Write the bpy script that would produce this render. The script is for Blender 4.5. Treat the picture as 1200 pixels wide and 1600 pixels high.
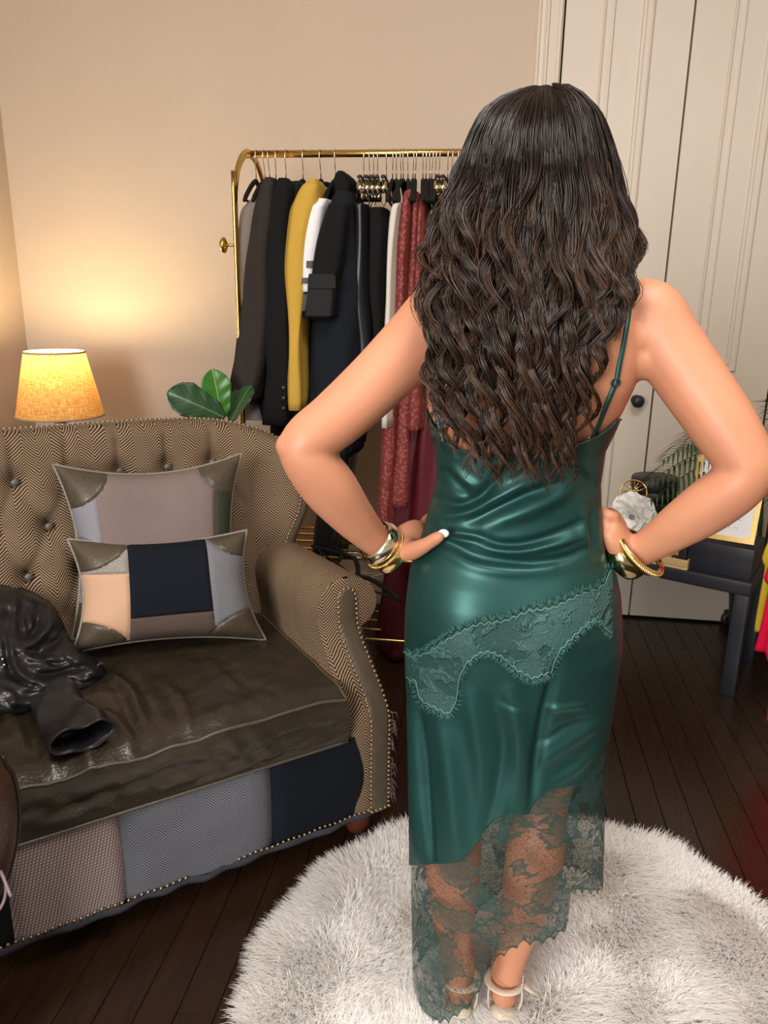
import bpy, math, random
import numpy as np
from mathutils import Matrix, Vector
random.seed(7); RNG = np.random.default_rng(11)
for o in list(bpy.data.objects): bpy.data.objects.remove(o)
scene = bpy.context.scene; COL = scene.collection

# ------------------------------------------------------------------ camera
FPX = 1202.0; CAMH = 1.431; PITCH = math.radians(16); ROLL = math.radians(0.8)
cd = bpy.data.cameras.new('camera'); cam = bpy.data.objects.new('camera', cd); COL.objects.link(cam)
cd.sensor_fit = 'VERTICAL'; cd.sensor_height = 36.0; cd.lens = FPX/1600*36.0; cd.clip_start = 0.02
cam.matrix_world = Matrix.Translation((0, 0, CAMH)) @ Matrix.Rotation(math.pi/2-PITCH, 4, 'X') @ Matrix.Rotation(ROLL, 4, 'Z')
scene.camera = cam
# ------------------------------------------------------------------ world and big lights
wd = bpy.data.worlds.new('world'); scene.world = wd; wd.use_nodes = True
bg = wd.node_tree.nodes['Background']; bg.inputs[0].default_value = (1.0, .95, .90, 1); bg.inputs[1].default_value = 0.50
def area(name, loc, target, sx, sy, power, col):
    l = bpy.data.lights.new(name, 'AREA'); l.shape = 'RECTANGLE'; l.size = sx; l.size_y = sy; l.energy = power; l.color = col
    o = bpy.data.objects.new(name, l); COL.objects.link(o); o.location = loc
    o.rotation_euler = (Vector(target)-Vector(loc)).to_track_quat('-Z', 'Y').to_euler(); return o
area('window_daylight', (-2.1, -2.6, 2.0), (0.2, 2.2, 1.1), 1.8, 1.9, 250, (1.0, .955, .91))
area('ceiling_lamp', (0.4, 0.6, 3.0), (0.4, 0.9, 0), 1.0, 1.0, 50, (1.0, .94, .87))
vs = scene.view_settings; vs.view_transform = 'Standard'; vs.look = 'None'; vs.gamma = 1.0; vs.use_curve_mapping = False
vs.exposure = 0.0

# ------------------------------------------------------------------ measuring helpers (photo pixel -> point at a known distance)
def ray(px, py):
    x = (px-600)/FPX; y = (800-py)/FPX; c, s = math.cos(ROLL), math.sin(ROLL)
    x, y = x*c-y*s, x*s+y*c
    return np.array([x, math.cos(PITCH)+y*math.sin(PITCH), -math.sin(PITCH)+y*math.cos(PITCH)])
CP = np.array([0, 0, CAMH])
def atY(px, py, Y): d = ray(px, py); return CP+d*Y/d[1]
def atZ(px, py, z): d = ray(px, py); return CP+d*(z-CAMH)/d[2]
def onplane(px, py, p, n): d = ray(px, py); return CP+d*(np.dot(np.array(p)-CP, n)/np.dot(d, n))

# ------------------------------------------------------------------ mesh helpers
def link(name, me, mat=None, parent=None):
    o = bpy.data.objects.new(name, me); COL.objects.link(o)
    if mat is not None: me.materials.append(mat)
    if parent is not None: o.parent = parent
    return o
def tag(o, label=None, cat=None, group=None, kind=None):
    if label: o['label'] = label
    if cat: o['category'] = cat
    if group: o['group'] = group
    if kind: o['kind'] = kind
    return o
def empty(name, loc=(0, 0, 0), rz=0):
    o = bpy.data.objects.new(name, None); COL.objects.link(o); o.location = loc; o.rotation_euler = (0, 0, rz); o.empty_display_size = .05
    return o
class MB:
    """collects shapes into one mesh"""
    def __init__(s): s.v = []; s.f = []; s.uv = []; s.n = 0
    def add(s, v, f, uv=None):
        v = np.asarray(v, float).reshape(-1, 3); s.v.append(v)
        s.uv.append(np.zeros((len(v), 2)) if uv is None else np.asarray(uv, float).reshape(-1, 2))
        s.f.extend([tuple(int(i)+s.n for i in q) for q in f]); s.n += len(v); return s
    def box(s, a, b):
        x0, y0, z0 = a; x1, y1, z1 = b
        v = [(x0,y0,z0),(x1,y0,z0),(x1,y1,z0),(x0,y1,z0),(x0,y0,z1),(x1,y0,z1),(x1,y1,z1),(x0,y1,z1)]
        return s.add(v, [(0,3,2,1),(4,5,6,7),(0,1,5,4),(1,2,6,5),(2,3,7,6),(3,0,4,7)], [(p[0]+p[1], p[2]) for p in v])
    def grid(s, P, closed_u=False, cap=False, uv=None, flip=False):
        """P: rows x cols x 3; closed_u closes the columns"""
        P = np.asarray(P, float); R, C = P.shape[:2]
        if uv is None:
            du = np.linalg.norm(np.diff(P, axis=1), axis=2); dv = np.linalg.norm(np.diff(P, axis=0), axis=2)
            u = np.concatenate([np.zeros((R, 1)), np.cumsum(du, 1)], 1); v = np.concatenate([np.zeros((1, C)), np.cumsum(dv, 0)], 0)
            uv = np.stack([np.broadcast_to(u.mean(0, keepdims=True), (R, C)), np.broadcast_to(v.mean(1, keepdims=True), (R, C))], 2)
        f = []
        for r in range(R-1):
            for c in range(C if closed_u else C-1):
                q = (r*C+c, r*C+(c+1) % C, (r+1)*C+(c+1) % C, (r+1)*C+c); f.append(q[::-1] if flip else q)
        if cap and closed_u:
            a = tuple(range(C)); b = tuple((R-1)*C+i for i in range(C)); f.append(a if flip else a[::-1]); f.append(b[::-1] if flip else b)
        return s.add(P.reshape(-1, 3), f, np.asarray(uv).reshape(-1, 2))
    def tube(s, path, rad, sides=8, cap=True, flat=1.0, up=None, closed=False):
        P = tube_pts(path, rad, sides, flat, up, closed)
        if closed: P = np.concatenate([P, P[:1]], 0)
        return s.grid(P, True, cap and not closed, flip=True)
    def lathe(s, prof, center=(0, 0, 0), sides=32, axis='z', cap=True):
        a = np.linspace(0, 2*math.pi, sides, endpoint=False); P = []
        for r, z in prof: P.append(np.stack([r*np.cos(a), r*np.sin(a), np.full(sides, z)], 1))
        P = np.array(P)
        if axis == 'y': P = P[..., [0, 2, 1]]*np.array([1, -1, 1])
        if axis == 'x': P = P[..., [2, 0, 1]]
        return s.grid(P+np.array(center), True, cap)
    def ball(s, c, r, n=8, sc=(1, 1, 1)):
        t = np.linspace(0.001, math.pi-.001, n); a = np.linspace(0, 2*math.pi, 2*n, endpoint=False)
        P = np.stack([np.sin(t)[:, None]*np.cos(a), np.sin(t)[:, None]*np.sin(a), np.cos(t)[:, None]*np.ones_like(a)], 2)
        return s.grid(P[::-1]*r*np.array(sc)+np.array(c), True, True)
    def build(s, name, mat=None, parent=None, smooth=True, angle=None):
        me = bpy.data.meshes.new(name); v = np.concatenate(s.v); me.from_pydata(v.tolist(), [], s.f)
        uv = np.concatenate(s.uv); ul = me.uv_layers.new(name='UVMap')
        idx = np.empty(len(me.loops), np.int32); me.loops.foreach_get('vertex_index', idx)
        ul.data.foreach_set('uv', uv[idx].astype(np.float32).ravel())
        if smooth: me.polygons.foreach_set('use_smooth', np.ones(len(me.polygons), bool))
        me.update(); o = link(name, me, mat, parent)
        if smooth and angle: me.set_sharp_from_angle(angle=math.radians(angle))
        return o
def tube_pts(path, rad, sides=8, flat=1.0, up=None, closed=False):
    p = np.asarray(path, float); n = len(p); rad = np.broadcast_to(np.asarray(rad, float), (n,)) if np.ndim(rad) < 1 else np.asarray(rad, float)
    if closed: t = np.roll(p, -1, 0)-np.roll(p, 1, 0)
    else: t = np.gradient(p, axis=0)
    t /= np.linalg.norm(t, axis=1, keepdims=True)+1e-12
    ref = np.array([0, 0, 1.0]) if up is None else np.asarray(up, float)
    if up is None and abs(t[0] @ ref) > .9: ref = np.array([0, 1.0, 0])
    a = np.linspace(0, 2*math.pi, sides, endpoint=False); out = []; nrm = None
    for i in range(n):
        if nrm is None or up is not None: nrm = ref-t[i]*(ref @ t[i])
        else: nrm = nrm-t[i]*(nrm @ t[i])
        nrm = nrm/(np.linalg.norm(nrm)+1e-12); b = np.cross(t[i], nrm)
        out.append(p[i]+rad[i]*(np.cos(a)[:, None]*b+flat*np.sin(a)[:, None]*nrm))
    return np.array(out)
def spline(pts, n):
    """Catmull-Rom through control points, n samples; works for any column count"""
    p = np.asarray(pts, float); p = np.vstack([2*p[0]-p[1], p, 2*p[-1]-p[-2]]); m = len(p)-3
    t = np.linspace(0, m-1e-6, n); i = t.astype(int); f = (t-i)[:, None]; a, b, c, d = p[i], p[i+1], p[i+2], p[i+3]
    return .5*((2*b)+(-a+c)*f+(2*a-5*b+4*c-d)*f**2+(-a+3*b-3*c+d)*f**3)
def wob(P, scale, seed=0, n=7):
    """smooth pseudo noise, about -1..1"""
    r = np.random.default_rng(seed); P = np.asarray(P, float); D = P.shape[-1]; out = np.zeros(P.shape[:-1])
    for k in range(n):
        d = r.normal(size=D); d /= np.linalg.norm(d); out += np.sin((P @ d)*scale*r.uniform(.6, 1.9)+r.uniform(0, 6.28))
    return out/math.sqrt(n*.5)/1.6
def smoothstep(a, b, x): t = np.clip((np.asarray(x, float)-a)/(b-a), 0, 1); return t*t*(3-2*t)
def seg_dist(P, poly):
    """distance of points (N,2) to a polyline and the running parameter"""
    best = np.full(len(P), 1e9); bt = np.zeros(len(P)); poly = np.asarray(poly, float)
    for i in range(len(poly)-1):
        a, b = poly[i], poly[i+1]; ab = b-a; t = np.clip(((P-a) @ ab)/(ab @ ab), 0, 1); d = np.linalg.norm(P-(a+t[:, None]*ab), axis=1)
        m = d < best; best[m] = d[m]; bt[m] = (i+t[m])/(len(poly)-1)
    return best, bt
def rounded_box(sx, sy, sz, r, n=6):
    """verts/faces of a box centred at 0 with rounded edges"""
    lin = lambda h: np.unique(np.concatenate([-h+r*(1-np.cos(np.linspace(0, math.pi/2, n))), np.linspace(-h+r, h-r, 4), h-r*(1-np.cos(np.linspace(0, math.pi/2, n)))]))
    hs = (sx/2, sy/2, sz/2); V = []; Fc = []; k = 0
    for ax in range(3):
        for sg in (-1, 1):
            a, b = [(1, 2), (2, 0), (0, 1)][ax]; A, B = np.meshgrid(lin(hs[a]), lin(hs[b]), indexing='ij'); P = np.zeros(A.shape+(3,))
            P[..., a] = A; P[..., b] = B; P[..., ax] = sg*hs[ax]
            core = np.clip(P, [-hs[0]+r, -hs[1]+r, -hs[2]+r], [hs[0]-r, hs[1]-r, hs[2]-r]); d = P-core; P = core+d/(np.linalg.norm(d, axis=2, keepdims=True)+1e-9)*r
            R, Cc = A.shape; V.append(P.reshape(-1, 3))
            for i in range(R-1):
                for j in range(Cc-1):
                    q = (k+i*Cc+j, k+(i+1)*Cc+j, k+(i+1)*Cc+j+1, k+i*Cc+j+1); Fc.append(q if sg > 0 else q[::-1])
            k += R*Cc
    return np.concatenate(V), Fc

# ------------------------------------------------------------------ material helpers
def nd(nt, typ, ins=None, **props):
    n = nt.nodes.new(typ)
    for k, v in props.items(): setattr(n, k, v)
    for k, v in (ins or {}).items():
        if isinstance(v, bpy.types.NodeSocket): nt.links.new(v, n.inputs[k])
        else: n.inputs[k].default_value = v
    return n
def mth(nt, op, a, b=None, c=None):
    ins = {0: a}
    if b is not None: ins[1] = b
    if c is not None: ins[2] = c
    return nd(nt, 'ShaderNodeMath', ins, operation=op).outputs[0]
def c4(c): return (c[0], c[1], c[2], 1.0)
def mixc(nt, f, a, b, blend='MIX'):
    n = nt.nodes.new('ShaderNodeMix'); n.data_type = 'RGBA'; n.blend_type = blend
    for s, v in ((n.inputs[0], f), (n.inputs[6], a), (n.inputs[7], b)):
        if isinstance(v, bpy.types.NodeSocket): nt.links.new(v, s)
        else: s.default_value = c4(v) if isinstance(v, (tuple, list)) else v
    return n.outputs[2]
def newmat(name, col=(.5, .5, .5), rough=.5, metal=0.0, spec=.5, **kw):
    m = bpy.data.materials.new(name); m.use_nodes = True; nt = m.node_tree; b = nt.nodes['Principled BSDF']
    b.inputs['Base Color'].default_value = c4(col); b.inputs['Roughness'].default_value = rough; b.inputs['Metallic'].default_value = metal
    b.inputs['Specular IOR Level'].default_value = spec
    for k, v in kw.items(): b.inputs[k.replace('_', ' ')].default_value = v
    return m, nt, b
def noise(nt, vec, scale, detail=3, rough=.5): return nd(nt, 'ShaderNodeTexNoise', {'Vector': vec, 'Scale': scale, 'Detail': detail, 'Roughness': rough}).outputs[0]
def bump(nt, b, h, strength=.3, dist=.002):
    n = nd(nt, 'ShaderNodeBump', {'Height': h, 'Strength': strength, 'Distance': dist}); nt.links.new(n.outputs[0], b.inputs['Normal']); return n
def coords(nt, which='Object'): return nd(nt, 'ShaderNodeTexCoord').outputs[which]
def ramp(nt, f, a, b): return nd(nt, 'ShaderNodeMapRange', {'Value': f, 'From Min': a, 'From Max': b}).outputs[0]
def m_plain(name, col, rough=.6, metal=0, spec=.5, var=.12, nscale=30, bstr=.1, bdist=.001, **kw):
    """plain material with faint mottling and fine relief"""
    m, nt, b = newmat(name, col, rough, metal, spec, **kw); v = coords(nt)
    f = noise(nt, v, nscale); d = tuple(x*(1-var) for x in col); l = tuple(min(1, x*(1+var)) for x in col)
    nt.links.new(mixc(nt, f, d, l), b.inputs['Base Color'])
    if bstr: bump(nt, b, noise(nt, v, nscale*6), bstr, bdist)
    return m
def m_wool(name, col, var=.25, rough=.95, fine=900):
    m, nt, b = newmat(name, col, rough, 0, .15); v = coords(nt)
    f = noise(nt, v, fine, 2); f2 = noise(nt, v, 14, 3); d = tuple(x*(1-var) for x in col); l = tuple(min(1, x*(1+var)) for x in col)
    c = mixc(nt, f, d, l); nt.links.new(mixc(nt, mth(nt, 'MULTIPLY', f2, .35), c, d), b.inputs['Base Color']); bump(nt, b, f, .35, .001)
    b.inputs['Sheen Weight'].default_value = .0; return m
def m_herring(name, dark, light, w=.027, per=.0062, slope=1.05, soft=.2, mixn=.35, rough=.92):
    """zigzag twill from the cloth's own UV, in metres"""
    m, nt, b = newmat(name, light, rough, 0, .15); uv = coords(nt, 'UV')
    dis = nd(nt, 'ShaderNodeTexNoise', {'Vector': uv, 'Scale': 18.0, 'Detail': 1.0}); off = nd(nt, 'ShaderNodeVectorMath', {0: dis.outputs['Color'], 1: (.5, .5, .5)}, operation='SUBTRACT').outputs[0]
    vec = nd(nt, 'ShaderNodeVectorMath', {0: off, 1: (.012, .012, .012), 2: uv}, operation='MULTIPLY_ADD').outputs[0]
    sx = nd(nt, 'ShaderNodeSeparateXYZ', {0: vec}); u, v = sx.outputs[0], sx.outputs[1]
    zig = mth(nt, 'MULTIPLY_ADD', mth(nt, 'PINGPONG', u, w), slope, v)
    tri = mth(nt, 'MULTIPLY', mth(nt, 'PINGPONG', zig, per/2), 2/per)
    f = nd(nt, 'ShaderNodeMapRange', {'Value': tri, 'From Min': .5-soft, 'From Max': .5+soft}).outputs[0]
    nz = noise(nt, uv, 1400, 2); f = mth(nt, 'ADD', f, mth(nt, 'MULTIPLY', mth(nt, 'SUBTRACT', nz, .5), mixn*2)); f = mth(nt, 'MINIMUM', mth(nt, 'MAXIMUM', f, 0), 1)
    big = noise(nt, uv, 9, 2); c = mixc(nt, f, dark, light); c = mixc(nt, mth(nt, 'MULTIPLY', big, .3), c, dark)
    nt.links.new(c, b.inputs['Base Color']); bump(nt, b, f, .4, .001); return m
def m_check(name, dark, light, per=.006, rough=.92):
    m, nt, b = newmat(name, light, rough, 0, .15); uv = coords(nt, 'UV'); sx = nd(nt, 'ShaderNodeSeparateXYZ', {0: uv})
    sh = mth(nt, 'MULTIPLY_ADD', sx.outputs[1], .25, sx.outputs[0])
    a = mth(nt, 'MULTIPLY', mth(nt, 'PINGPONG', sh, per/2), 2/per); c = mth(nt, 'MULTIPLY', mth(nt, 'PINGPONG', sx.outputs[1], per/2), 2/per)
    f = mth(nt, 'MULTIPLY', nd(nt, 'ShaderNodeMapRange', {'Value': a, 'From Min': .25, 'From Max': .6}).outputs[0], nd(nt, 'ShaderNodeMapRange', {'Value': c, 'From Min': .2, 'From Max': .55}).outputs[0])
    nz = noise(nt, uv, 1200, 2); f2 = mth(nt, 'MULTIPLY_ADD', nz, .3, mth(nt, 'MULTIPLY', f, .8))
    nt.links.new(mixc(nt, f2, dark, light), b.inputs['Base Color']); bump(nt, b, f, .4, .001); return m
def m_leather(name, col, rough=.38, var=.3, scale=160, bstr=.25, wear=None):
    m, nt, b = newmat(name, col, rough, 0, .5); v = coords(nt); f = noise(nt, v, 7, 4, .6)
    d = tuple(x*(1-var) for x in col); l = tuple(x*(1+var) for x in col); c = mixc(nt, f, d, l)
    vo = nd(nt, 'ShaderNodeTexVoronoi', {'Vector': v, 'Scale': float(scale)}); n2 = noise(nt, v, 26, 5, .65)
    if wear is not None: c = mixc(nt, nd(nt, 'ShaderNodeMapRange', {'Value': n2, 'From Min': .55, 'From Max': .8, 'To Max': .5}).outputs[0], c, wear)
    nt.links.new(c, b.inputs['Base Color'])
    nt.links.new(nd(nt, 'ShaderNodeMapRange', {'Value': n2, 'To Min': rough-.1, 'To Max': rough+.18}).outputs[0], b.inputs['Roughness'])
    h = mth(nt, 'MULTIPLY_ADD', n2, 1.5, vo.outputs['Distance']); bump(nt, b, h, bstr, .002); return m
def m_metal(name, col, rough=.25, nscale=60):
    m, nt, b = newmat(name, col, rough, 1.0); v = coords(nt); f = noise(nt, v, nscale)
    nt.links.new(nd(nt, 'ShaderNodeMapRange', {'Value': f, 'To Min': rough*.7, 'To Max': rough*1.3}).outputs[0], b.inputs['Roughness']); return m

GOLD = m_metal('brushed_gold', (.62, .42, .13), .28); GOLD2 = m_metal('polished_gold', (.85, .62, .25), .12); CHROME = m_metal('chrome', (.8, .8, .8), .15)
PALEGOLD = m_metal('pale_gold', (.75, .66, .48), .1)
BLACKSAT = m_plain('black_satin_paint', (.012, .013, .017), .45)
WOODRED = m_plain('mahogany', (.10, .025, .015), .35, nscale=20)

# ------------------------------------------------------------------ the room
TH = math.radians(-8); RU = np.array([math.cos(TH), math.sin(TH), 0]); RN = np.array([-math.sin(TH), math.cos(TH), 0]); RW = np.array([1.316, 3.255, 0])
ROOM = Matrix.Translation(RW) @ Matrix.Rotation(TH, 4, 'Z')           # local x along the back wall, local y into the wall
def inroom(o): o.matrix_world = ROOM; return o
def m_wall(name, col):
    m, nt, b = newmat(name, col, .75, 0, .3); v = coords(nt); f = noise(nt, v, 2.0, 3)
    nt.links.new(mixc(nt, f, tuple(x*.95 for x in col), tuple(min(1, x*1.05) for x in col)), b.inputs['Base Color']); bump(nt, b, noise(nt, v, 55, 4, .6), .25, .006); return m
WALL = m_wall('painted_plaster', (.53, .435, .345)); DOORP = m_plain('door_paint', (.63, .56, .475), .5, var=.04, nscale=5, bstr=.03); CEIL = m_wall('ceiling_paint', (.75, .7, .62))
def m_plank():
    m, nt, b = newmat('dark_oak_planks', (.02, .01, .006), .28, 0, .5); v = coords(nt); rnd = nd(nt, 'ShaderNodeObjectInfo').outputs['Random']
    off = nd(nt, 'ShaderNodeCombineXYZ', {0: mth(nt, 'MULTIPLY', rnd, 9.0), 1: mth(nt, 'MULTIPLY', rnd, 23.0), 2: 0.0}).outputs[0]
    p = nd(nt, 'ShaderNodeVectorMath', {0: v, 1: (28.0, 2.2, 1.0), 2: off}, operation='MULTIPLY_ADD').outputs[0]
    g = noise(nt, p, 1.6, 5, .65); c = mixc(nt, g, (.006, .003, .002), (.035, .017, .009)); c = mixc(nt, mth(nt, 'MULTIPLY', rnd, .45), c, (.03, .013, .006))
    nt.links.new(c, b.inputs['Base Color']); g2 = noise(nt, p, 4, 4)
    nt.links.new(nd(nt, 'ShaderNodeMapRange', {'Value': g2, 'To Min': .16, 'To Max': .42}).outputs[0], b.inputs['Roughness']); bump(nt, b, g2, .12, .002); return m
PLANK = m_plank()
fl = tag(inroom(MB().box((-3.3, -5.6, -.06), (2.2, .12, -.012)).build('floor', m_plain('subfloor', (.004, .003, .002), .8), smooth=False)), kind='structure')
pm = MB(); pv = [(-.0395,-.6),(.0395,-.6),(.0395,.6),(-.0395,.6)]
pm.grid(np.array([[(x, y, -.012) for x, y in pv], [(x, y, -.002) for x, y in pv], [(x*.97, y, 0) for x, y in pv]]), True, True)
plank0 = pm.build('floorboard', PLANK, fl, smooth=False); first = True
for i in range(64):
    x = -3.03+.04+i*.08; off = .1+(i*0.377) % 1.1; y1 = 0.0; ln = off
    while y1 > -3.4:
        o = plank0 if first else plank0.copy()
        if not first: COL.objects.link(o)
        first = False; o.parent = fl; o.scale = (1, (ln-.0006)/1.2, 1); o.location = (x, y1-ln/2, 0); y1 -= ln; ln = 1.2
wb = MB(); wb.box((-3.15, 0, 0), (-.70, .12, 3.1)); wb.box((-.70, 0, 2.75), (.33, .12, 3.1)); wb.box((.33, 0, 0), (2.2, .12, 3.1))
tag(inroom(wb.build('wall_back', WALL, smooth=False)), kind='structure')
tag(inroom(MB().box((-3.15, -5.6, 0), (-3.03, 0, 3.1)).build('wall_left', WALL, smooth=False)), kind='structure')
tag(inroom(MB().box((2.2, -5.6, 0), (2.32, .12, 3.1)).build('wall_right', WALL, smooth=False)), kind='structure')
tag(inroom(MB().box((-3.15, -5.6, 3.1), (2.32, .12, 3.2)).build('ceiling', CEIL, smooth=False)), kind='structure')
tag(inroom(MB().box((-.9, .12, 0), (.5, .14, 2.9)).build('wall_closet', m_plain('closet_painted_shade', (.05, .03, .03), .9), smooth=False)), kind='structure')  # panel coloured dark to stand in for shade inside the closet cavity
def base(name, a, b): tag(inroom(MB().box(a, b).box((a[0], a[1]+(.004 if name.endswith('back') else 0), b[2]), (b[0]-(.004 if name.endswith('left') else 0), b[1], b[2]+.02)).build(name, DOORP, smooth=False)), kind='structure')
base('baseboard_back', (-3.03, -.016, 0), (-.765, 0, .12)); base('baseboard_left', (-3.03, -5.6, 0), (-3.014, -.016, .12)); 
tag(inroom(MB().box((.385, -.016, 0), (2.2, 0, .14)).build('baseboard_right', DOORP, smooth=False)), kind='structure')
def casing(name, x0, sgn):
    prof = [(0, 0), (0, -.012), (.006, -.022), (.012, -.024), (.018, -.016), (.03, -.018), (.04, -.03), (.045, -.03), (.05, -.022), (.078, -.02), (.083, -.026), (.092, -.026), (.097, -.018), (.1, -.012), (.1, 0.0)]
    P = np.array([[(x0+sgn*a, b, z) for a, b in prof] for z in (0, 2.78)])
    tag(inroom(MB().grid(P, True, True, flip=sgn < 0).build(name, DOORP, smooth=False)), kind='structure')
casing('trim_1', -.7624, 1); casing('trim_2', .3795, -1)
def leaf(name, x0, x1, knob=None):
    d = tag(inroom(MB().box((x0, .004, .012), (x1, .045, 2.74)).build(name, DOORP, smooth=False)), kind='structure')
    xa, xb = x0+.14, x1-.14
    for za, zb in ((1.13, 2.58), (.30, .93)):
        rings = []
        for ins, y in ((0, .004), (0, -.004), (.006, -.010), (.012, -.004), (.026, -.004), (.032, -.0075), (.04, -.007), (.045, .0025), (.05, .003)):
            rings.append([(xa+ins, y, za+ins), (xb-ins, y, za+ins), (xb-ins, y, zb-ins), (xa+ins, y, zb-ins)])
        MB().grid(np.array(rings), True, True).build('panel', DOORP, d, smooth=False)
    if knob:
        k = MB().lathe([(.022, 0), (.022, .006), (.008, .01), (.008, .03), (.018, .036), (.026, .046), (.027, .054), (.022, .064), (.01, .069), (.001, .07)], sides=24, axis='y').build('door_knob', BLACKSAT, d); k.location = (knob, .004, 1.0)
    return d
leaf('door_1', -.655, -.1865, -.25); leaf('door_2', -.1785, .274)
# ------------------------------------------------------------------ patchwork settee (local x = -s along the front, y = depth, z up)
SO = np.array([.016, 1.784, 0]); SE = np.array([-.855, -.519, 0]); SNB = np.array([-.519, .855, 0]); SW = 1.45
def sloc(p): v = np.asarray(p)-SO; return np.array([-(v @ SE), v @ SNB, v[2]])
def SD(px, py, d): return sloc(onplane(px, py, SO+SNB*d, SNB))        # local point on the plane at depth d
def SZ(px, py, z): return sloc(atZ(px, py, z))
TWEED = m_herring('brown_tweed', (.022, .013, .008), (.36, .25, .16), w=.036, per=.0082, slope=1.0, soft=.12, mixn=.2)
GREYHB = m_herring('grey_tweed', (.035, .038, .048), (.23, .24, .27), w=.019, per=.0066, mixn=.4)
TAUPEHB = m_herring('taupe_tweed', (.07, .05, .05), (.33, .26, .24), w=.02, per=.006)
PINKCHK = m_check('pink_check', (.10, .068, .072), (.44, .355, .345), per=.0072)
NAVY = m_wool('navy_wool', (.007, .009, .014)); BLACKW = m_wool('black_wool', (.008, .008, .01)); GREYW = m_wool('grey_flannel', (.22, .22, .25)); BROWNW = m_wool('brown_wool', (.085, .06, .05))
OLIVE = m_wool('olive_wool', (.045, .05, .035)); PEACH = m_wool('peach_suede', (.52, .325, .215), var=.08); SPECK = m_wool('speckled_tweed', (.30, .28, .26), var=.8, fine=420); CHARC = m_herring('charcoal_tweed', (.02, .02, .024), (.36, .37, .40), w=.02, per=.006, mixn=.5)
OLEATH = m_leather('olive_leather', (.028, .021, .0135), .26, wear=(.058, .047, .034)); OLEATH2 = m_leather('olive_brown_leather', (.065, .05, .033), .36, wear=(.12, .095, .065)); PIPEM = m_leather('piping_leather', (.085, .068, .048), .35)
NAIL = m_metal('antique_brass_nails', (.42, .31, .18), .35)
DENIM = m_wool('blue_grey_weave', (.15, .16, .20), var=.6, fine=500)
BLEATH = m_leather('black_leather', (.012, .012, .014), .3, scale=220, bstr=.2)

sofa = empty('patchwork_settee', SO, math.atan2(.519, .855))
tag(sofa, 'brown herringbone settee with olive leather seat and patchwork apron', 'sofa')
# frame
MB().box((-SW+.02, .03, .1), (-.02, .74, .33)).build('frame', BLACKW, sofa, smooth=False)
# arms
SEC = [(.122,.28),(.122,.40),(.118,.52),(.122,.58),(.122,.625),(.108,.665),(.08,.693),(.045,.705),(.005,.699),(-.034,.678),(-.054,.642),(-.052,.602),(-.03,.574),(0,.556),(0,.45),(0,.3),(0,.1)]
def armd(z): return .155*smoothstep(.36, .60, z)+.01*smoothstep(.6, .7, z)
def arm(side):
    f = (lambda s: -s) if side > 0 else (lambda s: -(SW-s)); sec = spline(SEC, 60); P = []
    for s, z in sec:
        row = []
        for k in np.linspace(0, 1, 16):
            d = armd(z)*(1-k)+.70*k; zz = z-(.03*k if z > .5 else 0)
            row.append((f(s), d, zz))
        P.append(row)
    P = np.array(P); m = MB(); m.grid(P, flip=side > 0)
    a = m.build('arm', TWEED, sofa)
    ap = int(np.argmax(sec[:, 1])); zi, si = sec[:ap+1, 1], sec[:ap+1, 0]; zo, so = sec[ap:, 1][::-1], sec[ap:, 0][::-1]
    rows = []
    for z in np.concatenate([np.linspace(.1, .66, 30), np.linspace(.67, .7045, 10)]):
        a0 = np.interp(z, zi, si) if z > .28 else .122; b0 = np.interp(z, zo, so)
        rows.append([(f(a0+(b0-a0)*t), armd(z)-.012*math.sin(math.pi*t), z) for t in np.linspace(0, 1, 9)])
    rows = np.array(rows); uv = np.stack([rows[..., 0], rows[..., 2]], 2)
    m = MB(); m.grid(rows, uv=uv, flip=side < 0); m.build('arm_front', TWEED, a)
    # leather facing with rounded head
    hw = .0265; cs = spline([(.028,.10),(.029,.25),(.029,.37),(.034,.48),(.040,.58),(.041,.65)], 40); outl = []
    for s, z in cs: outl.append((s-hw, s+hw, z))
    for t in np.linspace(.12, 1, 8): ang = t*math.pi/2; outl.append((.041-hw*math.cos(ang), .041+hw*math.cos(ang), .65+.028*math.sin(ang)))
    rows = np.array([[(f(l+(r-l)*t), armd(z)-.014-.007*math.sin(math.pi*min(max(t, .0), 1))**.5, z) for t in np.linspace(0, 1, 11)] for l, r, z in outl])
    m = MB(); m.grid(rows, flip=side > 0); m.build('arm_facing', OLEATH2, a)
    edge = [np.array(rows[:, 0]), np.array(rows[:, -1])]; nm = MB()
    for e in edge:
        L = np.concatenate([[0], np.cumsum(np.linalg.norm(np.diff(e, axis=0), axis=1))])
        for q in np.arange(.004, L[-1], .0135): nm.ball([np.interp(q, L, e[:, k]) for k in range(3)]+np.array([0, -.002, 0]), .0048, 4, (1, .7, 1))
    for q in np.linspace(0, 1, 5): nm.ball(rows[0, 0]*(1-q)+rows[0, -1]*q+np.array([0, -.006, .006]), .0048, 4, (1, .7, 1))
    tag(nm.build('nailhead_trim', NAIL, a), kind='stuff')
    if side > 0:   # outer side cloth with frayed selvedge
        m = MB(); m.grid(np.array([[(f(-.005), armd(z)*(1-k)+.70*k+.001, z) for k in np.linspace(0, 1, 10)] for z in np.linspace(.09, .56, 16)]), flip=False); m.build('outer_panel', DENIM, a)
        fr = MB()
        for q in range(46):
            z = RNG.uniform(.12, .38); x0 = f(-.004); ln = RNG.uniform(.01, .035); b = RNG.uniform(-.02, .02)
            fr.tube([(x0, .002, z), (x0+ln*.6, -.004, z+b*.5), (x0+ln*.8, -.006, z-.02+b)], [.0012, .001, .0004], 3)
        tag(fr.build('frayed_threads', m_wool('pale_threads', (.33, .31, .30)), a), kind='stuff')
    return a
arm(1); arm(-1)
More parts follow.
